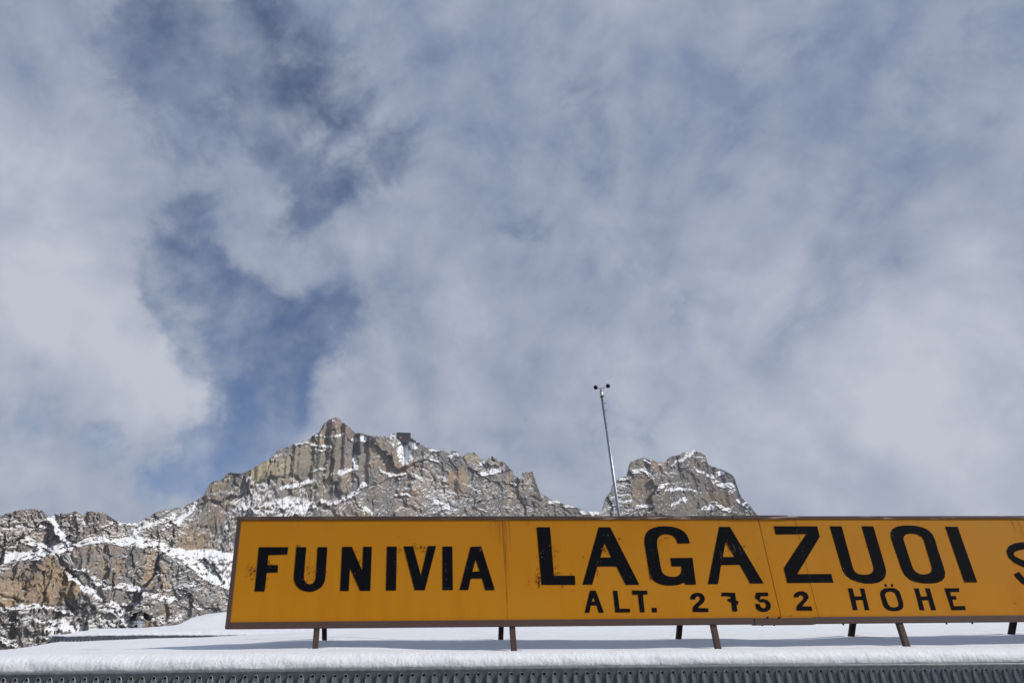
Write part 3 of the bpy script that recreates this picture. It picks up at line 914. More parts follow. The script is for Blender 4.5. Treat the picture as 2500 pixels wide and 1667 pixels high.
# verge: rounded off and dropping at the left end
e_ = (Xg - Vv[:, None])
Zg -= .16 * np.clip(1 - e_ / .10, 0, 1) ** 2.2 * (1 - sstep(Yg, 10.8, 11.4))
P = np.stack([Xg, Yg, Zg], -1)
idx = np.arange(P.shape[0] * P.shape[1]).reshape(P.shape[:2])
quads = np.stack([idx[:-1, :-1], idx[:-1, 1:], idx[1:, 1:], idx[1:, :-1]], -1).reshape(-1, 4)
tag(grid_mesh('roof_snow', P.reshape(-1, 3), quads, M_SNOW), kind='structure')

# snow of the higher roof behind, at the left
ry = np.concatenate([[11.05, 11.02, 11.0, 10.99, 10.985, 10.99, 11.01, 11.05, 11.1, 11.17, 11.25], np.linspace(11.33, 13, 50), np.linspace(13.06, 19, 60)])
rz0 = np.interp(ry, [11.25, 11.6, 12.0, 13, 14, 15, 17, 19], [.700, .748, .792, .925, 1.09, 1.235, 1.42, 1.3])
rz0[:11] = [.622, .623, .626, .631, .638, .647, .657, .668, .678, .690, .700]
vx = np.interp(ry, [11, 11.9, 12.02, 12.1, 12.6, 13, 14, 15, 19], [-4.965, -4.965, -4.95, -4.4, -3.98, -3.96, -4.06, -4.05, -4.05])
tx = np.linspace(0, 1, 260)
Xu = vx[:, None] + (0.2 - vx[:, None]) * tx[None]
Yu = np.repeat(ry[:, None], len(tx), 1)
Zu = np.repeat(rz0[:, None], len(tx), 1)
Zu = Zu + sstep(Yu, 12.5, 15) * np.interp(Xu, [-4.1, -3.9, -3.4, 0], [-.03, 0, .055, .10]) + .010 * fbm(Xu / .9, Yu / .8, 3, 951)
Zu += (1 - sstep(Yu, 11.2, 11.5)) * .008 * fbm(Xu / .05, Yu / .03, 3, 953)
eu = Xu - vx[:, None]
Zu -= (.10 + .3 * sstep(Yu, 11.8, 12.3)) * np.clip(1 - eu / .25, 0, 1) ** 2.0 * sstep(Yu, 11.0, 11.1)
P = np.stack([Xu, Yu, Zu], -1)
idx = np.arange(P.shape[0] * P.shape[1]).reshape(P.shape[:2])
quads = np.stack([idx[:-1, :-1], idx[:-1, 1:], idx[1:, 1:], idx[1:, :-1]], -1).reshape(-1, 4)
tag(grid_mesh('upper_roof_snow', P.reshape(-1, 3), quads, M_SNOW), kind='structure')

# ------------------------------------------------------------------ the building under the sign
bld = empty('station_building', (4, 9, -1.75), 'long low building whose snow covered roof carries the big orange sign', 'building')
b = MB()
b.box(-4.3, 12.4, 5.78, 13.0, -1.75, -.12)
b.build('wall', M_CONC, bld)
b = MB()
b.mesh([(-4.35, 5.66, -.02), (12.45, 5.66, -.02), (12.45, 9.0, .30), (-4.35, 9.0, .30), (12.45, 13.2, .60), (-4.35, 13.2, .40),
        (-4.35, 5.66, -.11), (12.45, 5.66, -.11), (12.45, 13.2, -.11), (-4.35, 13.2, -.11)],
       [(0, 1, 2, 3), (3, 2, 4, 5), (7, 6, 9, 8), (6, 7, 1, 0), (8, 9, 5, 4), (9, 6, 0, 3, 5), (7, 8, 4, 2, 1)])
b.build('roof', M_ROOF, bld)

PITCH, G0, GN = .0806, -3.62, 128
GY = 5.55


def guard_top(x):
    return float(np.interp(x, [-5, .4, 2.6, 4.85, 7], [.0835, .0835, .0785, .068, .057]))


guard = MB()
glip = MB()
guard_b = MB()
xs = [G0 + PITCH * k for k in range(GN + 1)]
# folded lip along the top of the guard
for x0, x1 in zip(xs[:-1], xs[1:]):
    za, zb = guard_top(x0), guard_top(x1)
    prof = [(.075, -.004), (.010, .000), (.0005, -.003), (-.0012, -.008), (-.0012, -.0165), (0, -.017)]
    for (ya, oa), (yb, ob) in zip(prof[:-1], prof[1:]):
        glip.poly([(x0, GY + yb, za + ob), (x1, GY + yb, zb + ob), (x1, GY + ya, zb + oa), (x0, GY + ya, za + oa)])


def slot_outline(n, h, w, rag=0.0, seed=0):
    rr = random.Random(seed)
    pts = []
    for k in range(n):
        q = 2 * math.pi * k / n
        sx_, sz_ = math.sin(q), math.cos(q)
        px_ = w / 2 * (abs(sx_) ** .8) * (1 if sx_ >= 0 else -1)
        pz_ = h / 2 * (abs(sz_) ** .9) * (1 if sz_ >= 0 else -1)
        if rag:
            px_ += rag * (1 if k % 2 else -.6) * abs(sx_) ** .5 * (1 if sx_ >= 0 else -1)
        pts.append((px_, pz_))
    return pts


NS = 24
hole = slot_outline(NS, .132, .045)


def rect_loop(hw, hh, n):
    q = n // 4
    top_ = [(-hw + 2 * hw * i / q, hh) for i in range(q)]
    rgt = [(hw, hh - 2 * hh * i / q) for i in range(q)]
    bot = [(hw - 2 * hw * i / q, -hh) for i in range(q)]
    lft = [(-hw, -hh + 2 * hh * i / q) for i in range(q)]
    l_ = top_ + rgt + bot + lft
    return l_[q // 2:] + l_[:q // 2]


rl = rect_loop(PITCH / 2, .074, NS)
centers = []
for k in range(GN):
    xc = G0 + PITCH * (k + .5)
    zt = guard_top(xc) - .017
    cz = zt - .018 - .066
    centers.append((xc, cz))
    dz0, dz1 = guard_top(xs[k]) - .017 - zt, guard_top(xs[k + 1]) - .017 - zt
    vs = []
    for (x, z) in rl:
        top_ = z > .0735
        sl = (dz0 + dz1) / 2 + (dz1 - dz0) * x / PITCH
        vs.append((xc + x, GY, (zt + sl) if top_ else cz + z + sl))
    vs += [(xc + x, GY, cz + z) for x, z in hole]
    fs = [(i, NS + i, NS + (i + 1) % NS, (i + 1) % NS) for i in range(NS)]
    guard.mesh(vs, fs)
# second, staggered row and the foot of the plate, below
for k in range(GN - 1):
    xc = G0 + PITCH * (k + 1)
    cz = guard_top(xc) - .017 - .018 - .066 - .086
    w_ = .5 * PITCH
    zt = centers[k][1] - .074
    zt1 = centers[k + 1][1] - .074
    h2 = [(xc - .013, zt), (xc + .013, zt1), (xc + .017, zt - .05), (xc - .017, zt - .05)]
    guard.poly([(xc - w_, GY, zt), (xc - .017, GY, zt - .05), (xc - .017, GY, zt - .16), (xc - w_, GY, zt - .16)])
    guard.poly([(xc - w_, GY, zt), (xc - .013, GY, zt), (xc - .017, GY, zt - .05)])
    guard.poly([(xc + .013, GY, zt1), (xc + w_, GY, zt1), (xc + .017, GY, zt1 - .05)])
    guard.poly([(xc + .017, GY, zt1 - .05), (xc + w_, GY, zt1), (xc + w_, GY, zt1 - .16), (xc + .017, GY, zt1 - .16)])
    guard.poly([(xc - .017, GY, zt - .13), (xc + .017, GY, zt1 - .13), (xc + .017, GY, zt1 - .16), (xc - .017, GY, zt - .16)])
go = guard.build('eave_guard', M_PLATE, bld)
for x0, x1 in zip(xs[:-1:4], xs[4::4]):
    za, zb = guard_top(x0) - .054, guard_top(x1) - .054
    guard_b.poly([(x0, GY + .014, -.30), (x1, GY + .014, -.30), (x1, GY + .014, zb), (x0, GY + .014, za)])
    guard_b.poly([(x0, GY + .014, za), (x1, GY + .014, zb), (x1, GY + .040, zb), (x0, GY + .040, za)])
    guard_b.poly([(x1, GY + .040, -.30), (x0, GY + .040, -.30), (x0, GY + .040, za), (x1, GY + .040, zb)])
guard_b.build('fascia', M_BACK, bld)
glip.build('guard_lip', mat('galvanised_edge', flat((.19, .215, .225), .5, .25, .2, 25)), go)


def collar_mesh(seed, lean):
    m_ = MB()
    o0 = slot_outline(NS * 2, .132, .045)
    o1 = slot_outline(NS * 2, .128, .037, .0022, seed)
    n_ = NS * 2
    vs = [(x, 0, z) for x, z in o0] + [(x * .97 + lean, -.009 - .006 * abs(math.sin(2 * math.pi * k / n_)), z * .99) for k, (x, z) in enumerate(o1)]
    vs += [(x * .90 + lean, -.008 - .006 * abs(math.sin(2 * math.pi * k / n_)), z * .97) for k, (x, z) in enumerate(o1)]
    vs += [(x * .93, .006, z * .97) for x, z in o0]
    fs = []
    for r_ in range(3):
        for i in range(n_):
            j = (i + 1) % n_
            fs.append((r_ * n_ + i, r_ * n_ + j, (r_ + 1) * n_ + j, (r_ + 1) * n_ + i))
    me = bpy.data.meshes.new('slot_collar')
    me.from_pydata(m_.v + [tuple(v) for v in vs], [], fs)
    me.materials.append(M_COLLAR)
    me.update()
    return me


cms = [collar_mesh(s, l) for s, l in ((1, .002), (2, .004), (3, .003), (4, .0045))]
for k, (xc, cz) in enumerate(centers):
    o = bpy.data.objects.new('slot_collar', cms[k % 4])
    COL.objects.link(o)
    o.parent = go
    o.location = (xc, GY - .0006, cz)

# ------------------------------------------------------------------ the higher roof behind
nb = empty('neighbouring_building', (-2.5, 13, -1.75), 'higher snow covered roof with a dark notched eave guard at the left behind the sign', 'building')
b = MB()
b.box(-4.85, 0.1, 11.12, 12.05, -1.75, .50)
b.box(-3.9, 0.1, 12.055, 19, -1.75, .55)
b.build('wall', M_CONC, nb)
b = MB()
b.mesh([(-4.94, 11.03, .60), (.1, 11.03, .60), (.1, 12.05, .66), (-4.94, 12.05, .66), (-4.94, 11.03, .51), (.1, 11.03, .51), (.1, 12.05, .51), (-4.94, 12.05, .51)],
       [(0, 1, 2, 3), (7, 6, 5, 4), (4, 5, 1, 0), (6, 7, 3, 2), (7, 4, 0, 3), (5, 6, 2, 1)])
b.build('roof', M_ROOF, nb)
b = MB()
pz = .0525
nn = 46
x = -4.96
b.poly([(x, 11.02, .622), (x, 11.0, .624), (x + nn * pz, 11.0, .632), (x + nn * pz, 11.02, .630)][::-1])
b.poly([(x, 11.0, .590), (x + nn * pz, 11.0, .597), (x + nn * pz, 11.0, .632), (x, 11.0, .624)])
for k in range(nn):
    xa = x + k * pz
    s_ = .590 + .007 * k / nn
    c_ = xa + pz / 2
    b.poly([(xa, 11.0, s_), (xa, 11.0, s_ - .10), (c_ - .015, 11.0, s_ - .10), (c_ - .015, 11.0, s_ - .03), (c_ - .006, 11.0, s_)])
    b.poly([(c_ + .006, 11.0, s_), (c_ + .015, 11.0, s_ - .03), (c_ + .015, 11.0, s_ - .10), (xa + pz, 11.0, s_ - .10), (xa + pz, 11.0, s_)])
b.build('eave_guard', M_PLATE, nb)
b = MB()
b.box(-4.95, -2.5, 11.012, 11.018, .45, .598)
b.build('fascia', M_COLLAR, nb)
b = MB()
b.tube([tuple(at(132, 1562, 11.02)), tuple(at(133.5, 1538, 11.02))], .007, 6)
b.build('corner_rod', M_DARKM, nb)

# ------------------------------------------------------------------ flue pipe with cowl
cp = at(338, 1532, 12.2)
ct = at(348, 1499, 12.2)
fl = empty('flue_pipe', tuple(cp), 'short shiny steel flue pipe with a black cowl standing on the upper roof snow', 'chimney')
ax = Vector((.045, 0, 1)).normalized()
base = Vector((cp[0], 12.2, cp[2])) - ax * .15
b = MB()
b.lathe(base, base + ax, [(0, .066), (.205, .066), (.208, .071), (.222, .071), (.225, .066), (.240, .066), (.243, .073), (.262, .073), (.266, .069), (.285, .067)], 32)
b.build('pipe', M_STEEL, fl, True)
b = MB()
b.box(base.x - .036, base.x - .004, base.y - .072, base.y - .064, base.z + .165, base.z + .195)
b.build('pipe_hatch', M_DARKM, fl)
topp = base + ax * .285
for sx_ in (-1, 1):
    b = MB()
    q = topp + Vector((sx_ * .055 + .008, -.045, 0))
    b.bar(q - ax * .02, q + ax * .085 + Vector((.012, 0, 0)), .012, .006, (0, 1, 0))
    b.build('cowl_strap', M_STEEL, fl)
b = MB()
# curved vaulted hood open at the ends with two drooping wings
nseg = 10
ring = []
for k in range(nseg + 1):
    t = k / nseg * 2 - 1
    ring.append((t * .125, .098 - .030 * abs(t) ** 1.7))
for k in range(nseg):
    (xa, za), (xb, zb) = ring[k], ring[k + 1]
    vs = [topp + Vector((xx, yy, z_ + th)) for th in (0, .006) for yy in (-.10, .10) for xx, z_ in ((xa, za), (xb, zb))]
    b.mesh(vs, [(0, 1, 3, 2), (4, 6, 7, 5), (0, 4, 5, 1), (2, 3, 7, 6), (0, 2, 6, 4), (1, 5, 7, 3)])
b.build('cowl_hood', M_DARKM, fl)
for sgn in (-1, 1):
    b = MB()
    vs = []
    for yy in (-.09, .09):
        for xx, z_ in ((.062, .085), (.150, .020), (.122, -.020), (.075, .010)):
            vs.append(topp + Vector((sgn * xx + .006, yy, z_)))
    b.mesh(vs, [(0, 1, 2, 3), (7, 6, 5, 4), (0, 4, 5, 1), (1, 5, 6, 2), (2, 6, 7, 3), (3, 7, 4, 0)])
    b.build('cowl_wing', M_DARKM, fl)

# ------------------------------------------------------------------ anemometer mast
MY = 7.135
FY1_ = 7.096
mt = at(1472.5, 966, MY)
am = empty('anemometer_mast', (mt[0], MY, .75), 'tall thin galvanised pole with a two cup wind gauge on top behind the sign', 'wind gauge')
px_ = .5 * (at(1472.5, 966, MY)[0] + at(1507, 1250, MY)[0])
ztop = at(1472, 965.5, MY)[2]
tiltx = -.012


def mx(z_):
    return px_ + tiltx * (z_ - 2.2)


b = MB()
b.lathe((mx(.7), MY, .7), (mx(ztop), MY, ztop), [(0, .0165), (1.0, .0160), (ztop - .7, .0145)], 20)
b.build('pole', M_GALV, am, True)
zb_ = at(1474, 966.5, MY)[2]
zh = at(1471, 948, MY)[2]
hx = mx(zb_)
b = MB()
H = zh - zb_
b.lathe((hx, MY, zb_), (hx, MY, zh + .3), [(0, .0165), (.002, .0178), (H * .62, .0178), (H * .64, .0160), (H * .9, .0140), (H, .009)], 24)
b.build('sensor_head', M_STEEL, am, True)
b = MB()
for k in range(20):
    q0, q1 = 2 * math.pi * k / 20, 2 * math.pi * (k + 1) / 20
    b.tube([(hx + .0215 * math.cos(q0), MY + .0215 * math.sin(q0), zb_ - .005), (hx + .0215 * math.cos(q1), MY + .0215 * math.sin(q1), zb_ - .005)], .0034, 6)
b.build('clamp_ring', M_DARKM, am)
for py_ in (983, 1001):
    z_ = at(1478, py_, MY)[2]
    b = MB()
    b.lathe((mx(z_) + .013, MY, z_), (mx(z_) + .04, MY, z_), [(0, .003), (.009, .003), (.0091, .006), (.014, .006)], 8)
    b.build('bolt', M_DARKM, am)
for z_ in (.85, 1.30):
    b = MB()
    b.box(mx(z_) - .03, mx(z_) + .03, FY1_ + .0005, MY - .002, z_ - .015, z_ + .015)
    b.build('wall_clamp', M_GALV, am)
hub = Vector((hx, MY, zh))
b = MB()
b.lathe(hub - Vector((0, 0, .004)), hub + Vector((0, 0, 1)), [(0, .008), (.008, .007), (.011, .004)], 12)
b.build('rotor_hub', M_GALV, am, True)
for (cx_, cy_) in ((1454.5, 944.5), (1484.5, 941.0)):
    c_ = Vector(at(cx_, cy_, MY))
    # cup: a shell cone opened along the turning direction (seen from its back)
    b = MB()
    axc = Vector((.12 if cx_ > 1470 else -.12, 1, .35)).normalized()
    prof = [(t_ * .86, r_ * .86) for t_, r_ in [(-.026, .002), (-.022, .012), (-.014, .020), (-.004, .0265), (.004, .0285), (.0045, .0265), (-.004, .0245), (-.013, .018), (-.020, .010), (-.0235, .002)]]
    b.lathe(c_, c_ + axc, prof, 28, False)
    b.build('cup', M_CUP, am, True)
    b = MB()
    m_ = hub.lerp(c_, .35) - Vector((0, 0, .004))
    b.tube([tuple(hub + Vector((0, 0, .006))), tuple(m_), tuple(hub.lerp(c_, .62))], .0028, 8)
    b.build('cup_arm', M_DARKM, am)

# ------------------------------------------------------------------ the sign
SYP = 7.04                                     # plane of its face
sign = empty('roof_sign', (3, 7.06, .24), 'long orange sign with black lettering in a brown frame on the snowy roof', 'sign')


def on(px, py):
    p = at(px, py, SYP)
    return (float(p[0]), float(p[2]))


XL, XR = -1.598, 8.9
ZB, ZT = .457, 1.499
FY0, FY1 = SYP - .012, SYP + .055


def crop(sc, ox, oy):
    return lambda pts: [on(ox + x / sc, oy + y / sc) for x, y in pts]


c5, c6, c7 = crop(3.2219, 520, 1220), crop(3.36, 1200, 1220), crop(3.36, 1800, 1220)


def seam(p, q):
    (xa, za), (xb, zb) = p, q
    f = lambda z_: xa + (xb - xa) * (z_ - za) / (zb - za)
    return f(ZB + .03), f(ZT - .02)


s1 = seam(on(1231.5, 1268), on(1239, 1505))
s2 = seam(c7([(170, 150)])[0], c7([(358, 945)])[0])
s3 = seam(c7([(487, 212)])[0], c7([(664, 940)])[0])
s4 = seam(c7([(1240, 155)])[0], on(2253, 1500))
s5 = seam(on(2474, 1268), on(2590, 1500))
edges = [(XL + .03, XL + .03), s1, s2, s3, s4, s5, (XR - .03, XR - .03)]
gapw = [0, .0012, .0035, .0008, .0010, .001, 0]
proud = [0, .0006, .0, .0018, .0006, .0, .0]
for k in range(6):
    (a0, a1), (b0, b1) = edges[k], edges[k + 1]
    a0, a1, b0, b1 = a0 + gapw[k], a1 + gapw[k], b0 - gapw[k + 1], b1 - gapw[k + 1]
    m_ = MB()
    m_.prism([(a0, ZB + .025), (b0, ZB + .025), (b1, ZT - .015), (a1, ZT - .015)], None, SYP + .012, .012 + proud[k])
    m_.build('sign_panel', M_ORANGE, sign)
m_ = MB()
m_.box(XL + .02, XR - .02, SYP + .016, SYP + .024, ZB + .02, ZT - .02)
m_.build('backing_sheet', M_ROOF, sign)


def rail(x0, x1, z0, z1, y0, y1, mt_):
    q = MB()
    q.box(x0, x1, y0, y1, z0, z1)
    q.build('frame_rail', mt_, sign, bevel=.003)


xt1, xt2 = on(1786, 1259)[0], on(1922, 1259)[0]
xb1, xb2 = on(1840, 1515)[0], on(1987, 1515)[0]
rail(XL, xt1 - .001, ZT - .036, ZT, FY0, FY1, M_PEEL)
rail(xt1 + .001, xt2 - .001, ZT - .034, ZT + .004, FY0 - .004, FY1, M_PEEL)
rail(xt2 + .001, XR, ZT - .035, ZT - .004, FY0, FY1, M_PEEL)
rail(XL, xb1 - .0015, ZB - .004, ZB + .054, FY0 - .004, FY1 + .005, M_BROWN)
rail(xb1 + .0015, xb2 - .001, ZB - .012, ZB + .050, FY0 - .008, FY1 + .005, M_BROWN)
rail(xb2 + .001, XR, ZB - .004, ZB + .056, FY0 - .003, FY1 + .005, M_BROWN)
rail(XL, XL + .042, ZB + .0545, ZT - .0365, FY0, FY1, M_BROWN)
rail(XR - .042, XR, ZB + .0545, ZT - .0365, FY0, FY1, M_BROWN)
for bx_, by_, zz_ in ((240, 960, 0), (336, 960, 0), (205, 1003, 1), (305, 1003, 1), (870, 992, 1), (1720, 990, 1), (1930, 986, 1)):
    x_, z_ = c7([(bx_, by_)])[0]
    q = MB()
    if zz_:
        q.lathe((x_, SYP + .015, ZB - .020), (x_, SYP + .015, 2), [(0, .006), (.004, .009), (.018, .009)], 6)
    else:
        q.lathe((x_, FY0 - .016, z_), (x_, 9, z_), [(0, .005), (.002, .010), (.010, .010)], 6)
    q.build('bolt', M_DARKM, sign)

LET = []
LET += [(c5([(362, 368), (592, 367), (586, 425), (436, 430), (429, 508), (512, 508), (509, 566), (424, 568), (406, 715), (328, 715)]), None),
        (c5([(657, 367), (647, 480), (636, 590), (637, 618), (645, 650), (657, 672), (676, 692), (700, 706), (730, 715), (760, 718), (790, 715), (820, 704), (850, 684), (870, 658), (882, 625), (886, 590), (893, 480), (900, 367),
             (823, 367), (817, 480), (810, 590), (806, 618), (797, 640), (782, 654), (762, 659), (742, 655), (727, 642), (718, 620), (716, 590), (725, 480), (735, 367)]), None),
        (c5([(1017, 365), (1093, 364), (1174, 552), (1182, 364), (1250, 364), (1238, 709), (1157, 710), (1078, 532), (1068, 711), (1000, 711)]), None),
        (c5([(1369, 363), (1446, 363), (1440, 708), (1360, 708)]), None),
        (c5([(1499, 361), (1574, 361), (1636, 590), (1690, 358), (1755, 358), (1666, 705), (1587, 705)]), None),
        (c5([(1806, 362), (1883, 362), (1887, 704), (1805, 704)]), None),
        (c5([(2027, 364), (2110, 362), (2218, 705), (2143, 706), (2116, 614), (2028, 614), (2008, 703), (1940, 704)]), c5([(2066, 465), (2098, 558), (2040, 560)]))]
LET += [(c6([(370, 220), (480, 220), (512, 617), (683, 616), (688, 692), (410, 692)]), None),
        (c6([(879, 220), (973, 220), (1213, 691), (1100, 692), (1024, 542), (868, 542), (826, 690), (747, 690)]), c6([(927, 350), (981, 467), (893, 468)])),
        (c6([(1625, 352), (1618, 318), (1603, 283), (1572, 250), (1530, 228), (1480, 215), (1420, 211), (1370, 214), (1325, 225), (1290, 243), (1267, 270), (1255, 308), (1254, 350), (1262, 400), (1280, 515), (1295, 605), (1312, 640),
             (1340, 667), (1380, 687), (1430, 697), (1490, 697), (1540, 690), (1578, 673), (1592, 691), (1677, 689), (1648, 470), (1465, 472), (1478, 541), (1555, 541), (1558, 575), (1550, 600), (1530, 618), (1500, 627),
             (1460, 625), (1425, 613), (1402, 592), (1390, 560), (1375, 470), (1360, 380), (1357, 340), (1365, 310), (1385, 288), (1415, 277), (1450, 278), (1485, 290), (1510, 315), (1527, 354)]), None),
        (c6([(1867, 217), (1955, 217), (2232, 680), (2122, 681), (2036, 528), (1882, 530), (1858, 685), (1775, 686)]), c6([(1918, 342), (1993, 463), (1897, 464)])),
        (c6([(807, 739), (855, 739), (922, 920), (880, 920), (861, 860), (814, 860), (803, 920), (764, 920)]), c6([(833, 793), (850, 829), (824, 829)])),
        (c6([(995, 740), (1032, 740), (1050, 887), (1138, 888), (1136, 917), (1016, 918)]), None),
        (c6([(1152, 738), (1278, 739), (1279, 771), (1242, 772), (1256, 916), (1218, 917), (1200, 772), (1155, 773)]), None),
        (c6([(1313, 880), (1354, 880), (1357, 917), (1317, 917)]), None),
        (c6([(1631, 811), (1631, 788), (1645, 769), (1667, 759), (1695, 756), (1725, 764), (1745, 783), (1750, 808), (1742, 832), (1722, 852), (1703, 868), (1694, 881), (1776, 883), (1779, 914), (1652, 914), (1648, 890),
             (1655, 868), (1680, 842), (1703, 822), (1711, 806), (1706, 791), (1692, 785), (1678, 790), (1672, 799), (1671, 811)]), None),
        (c6([(1883, 785), (1890, 754), (1998, 757), (2005, 818), (2025, 827), (2022, 855), (2009, 849), (2017, 909), (1976, 910), (1966, 838), (1934, 822), (1938, 803), (1963, 808), (1958, 790), (1930, 785)]), None),
        (c6([(2170, 755), (2267, 754), (2270, 783), (2206, 785), (2200, 812), (2225, 806), (2260, 815), (2283, 838), (2291, 865), (2286, 890), (2265, 908), (2235, 914), (2197, 908), (2172, 888), (2162, 848), (2198, 848),
             (2208, 872), (2225, 884), (2245, 880), (2254, 862), (2247, 842), (2228, 834), (2210, 837), (2197, 830), (2160, 796)]), None)]
S_pts = [(2560, 455), (2535, 415), (2490, 390), (2420, 375), (2340, 372), (2290, 380), (2250, 398), (2236, 428), (2246, 458), (2275, 485), (2330, 512), (2400, 540), (2470, 568), (2520, 600), (2545, 640), (2535, 672),
         (2495, 690), (2440, 692), (2390, 682), (2340, 655), (2305, 618), (2288, 595)]
LET += [(c7([(300, 212), (655, 212), (676, 298), (490, 604), (770, 602), (788, 674), (410, 676), (381, 555), (563, 277), (315, 278)]), None),
        (c7([(756, 212), (855, 212), (950, 560), (965, 585), (990, 602), (1030, 609), (1070, 607), (1100, 595), (1115, 575), (1115, 550), (1110, 530), (1017, 212), (1115, 212), (1210, 535), (1220, 580), (1215, 620), (1195, 652),
             (1160, 672), (1110, 682), (1050, 682), (985, 670), (930, 648), (885, 612), (860, 570), (845, 520)]), None),
        (c7([(1400, 205), (1460, 208), (1520, 221), (1565, 243), (1600, 278), (1620, 320), (1645, 405), (1690, 540), (1704, 590), (1700, 630), (1680, 657), (1640, 675), (1580, 681), (1520, 679), (1460, 668), (1410, 648), (1370, 612),
             (1345, 565), (1320, 490), (1275, 360), (1256, 300), (1255, 265), (1272, 235), (1305, 216), (1350, 207)]),
         c7([(1420, 271), (1470, 277), (1510, 297), (1530, 330), (1550, 400), (1585, 515), (1597, 560), (1590, 585), (1565, 601), (1530, 608), (1495, 603), (1462, 585), (1440, 555), (1425, 515), (1380, 375), (1362, 320), (1366, 295), (1385, 278)])),
        (c7([(1705, 215), (1806, 216), (1967, 671), (1862, 672)]), None),
        (c7([(906, 720), (943, 720), (962, 786), (1021, 786), (1003, 721), (1040, 721), (1083, 899), (1045, 900), (1028, 816), (970, 818), (986, 899), (948, 900)]), None),
        (c7([(1255, 717), (1280, 718), (1303, 725), (1330, 748), (1345, 790), (1360, 840), (1362, 868), (1350, 892), (1320, 905), (1280, 908), (1235, 900), (1205, 878), (1190, 845), (1178, 800), (1170, 765), (1178, 738), (1205, 722), (1230, 718)]),
         c7([(1252, 747), (1272, 749), (1287, 758), (1303, 785), (1318, 830), (1322, 855), (1312, 872), (1285, 878), (1255, 872), (1237, 852), (1222, 810), (1210, 775), (1220, 754)])),
        (c7([(1450, 720), (1487, 720), (1505, 787), (1560, 787), (1540, 720), (1577, 720), (1630, 898), (1590, 899), (1567, 817), (1513, 818), (1535, 899), (1495, 899)]), None),
        (c7([(1698, 720), (1817, 719), (1820, 749), (1745, 750), (1752, 783), (1790, 782), (1799, 812), (1763, 813), (1775, 867), (1865, 864), (1873, 897), (1757, 899)]), None),
        (c7([(463, 793), (465, 775), (478, 757), (505, 745), (535, 744), (565, 755), (582, 778), (583, 800), (570, 822), (548, 845), (532, 868), (607, 868), (615, 903), (488, 902), (484, 878), (495, 855), (520, 830), (540, 810),
             (543, 795), (535, 780), (520, 776), (507, 780), (500, 793)]), None)]
# the first letter of the next word, half in the picture
sp = [Vector(p) for p in c7(S_pts)]
lo_, hi_ = [], []
for k, p in enumerate(sp):
    d = (sp[min(k + 1, len(sp) - 1)] - sp[max(k - 1, 0)]).normalized()
    n_ = Vector((-d.y, d.x)) * .0095 * 1.0
    w_ = 1.0
    lo_.append(tuple(p + n_ * w_))
    hi_.append(tuple(p - n_ * w_))
scale_w = .0405 / .0095 / 2
lo_ = [tuple(Vector(p) * 1.0) for p in lo_]
S_out = []
for k, p in enumerate(sp):
    d = (sp[min(k + 1, len(sp) - 1)] - sp[max(k - 1, 0)]).normalized()
    S_out.append((p, Vector((-d.y, d.x)) * .036))
LET.append(([tuple(p + n_) for p, n_ in S_out] + [tuple(p - n_) for p, n_ in reversed(S_out)], None))
for outl, hol in LET:
    m_ = MB()
    m_.prism(outl, hol, SYP - .0019, .0016)
    m_.build('letter', M_BLACK, sign)
dots = [c7([(1205, 685), (1222, 685), (1227, 708), (1212, 708)]), c7([(1259, 685), (1276, 685), (1278, 708), (1263, 708)])]
for dd in dots:
    m_ = MB()
    m_.prism(dd, None, SYP - .0019, .0016)
    m_.build('umlaut_dot', M_BLACK, sign)

# wear: rust pits, runs of rust below the top rail, scratches through the black
rr = random.Random(5)


def chips(mb, cx, cz, sx, sz, n, smin, smax, tall, Y):
    for _ in range(n):
        x_, z_ = cx + rr.gauss(0, sx), cz + rr.gauss(0, sz)
        if not (XL + .06 < x_ < XR and ZB + .07 < z_ < ZT - .05):
            continue
        s_ = rr.uniform(smin, smax) * (1.8 if rr.random() < .12 else 1)
        k = rr.randint(5, 7)
        ph = rr.random() * 6
        pts = [(x_ + s_ * (.5 + .5 * rr.random()) * math.cos(ph + 2 * math.pi * i / k), Y, z_ + s_ * tall * (.5 + .5 * rr.random()) * math.sin(ph + 2 * math.pi * i / k)) for i in range(k)]
        mb.poly(pts)


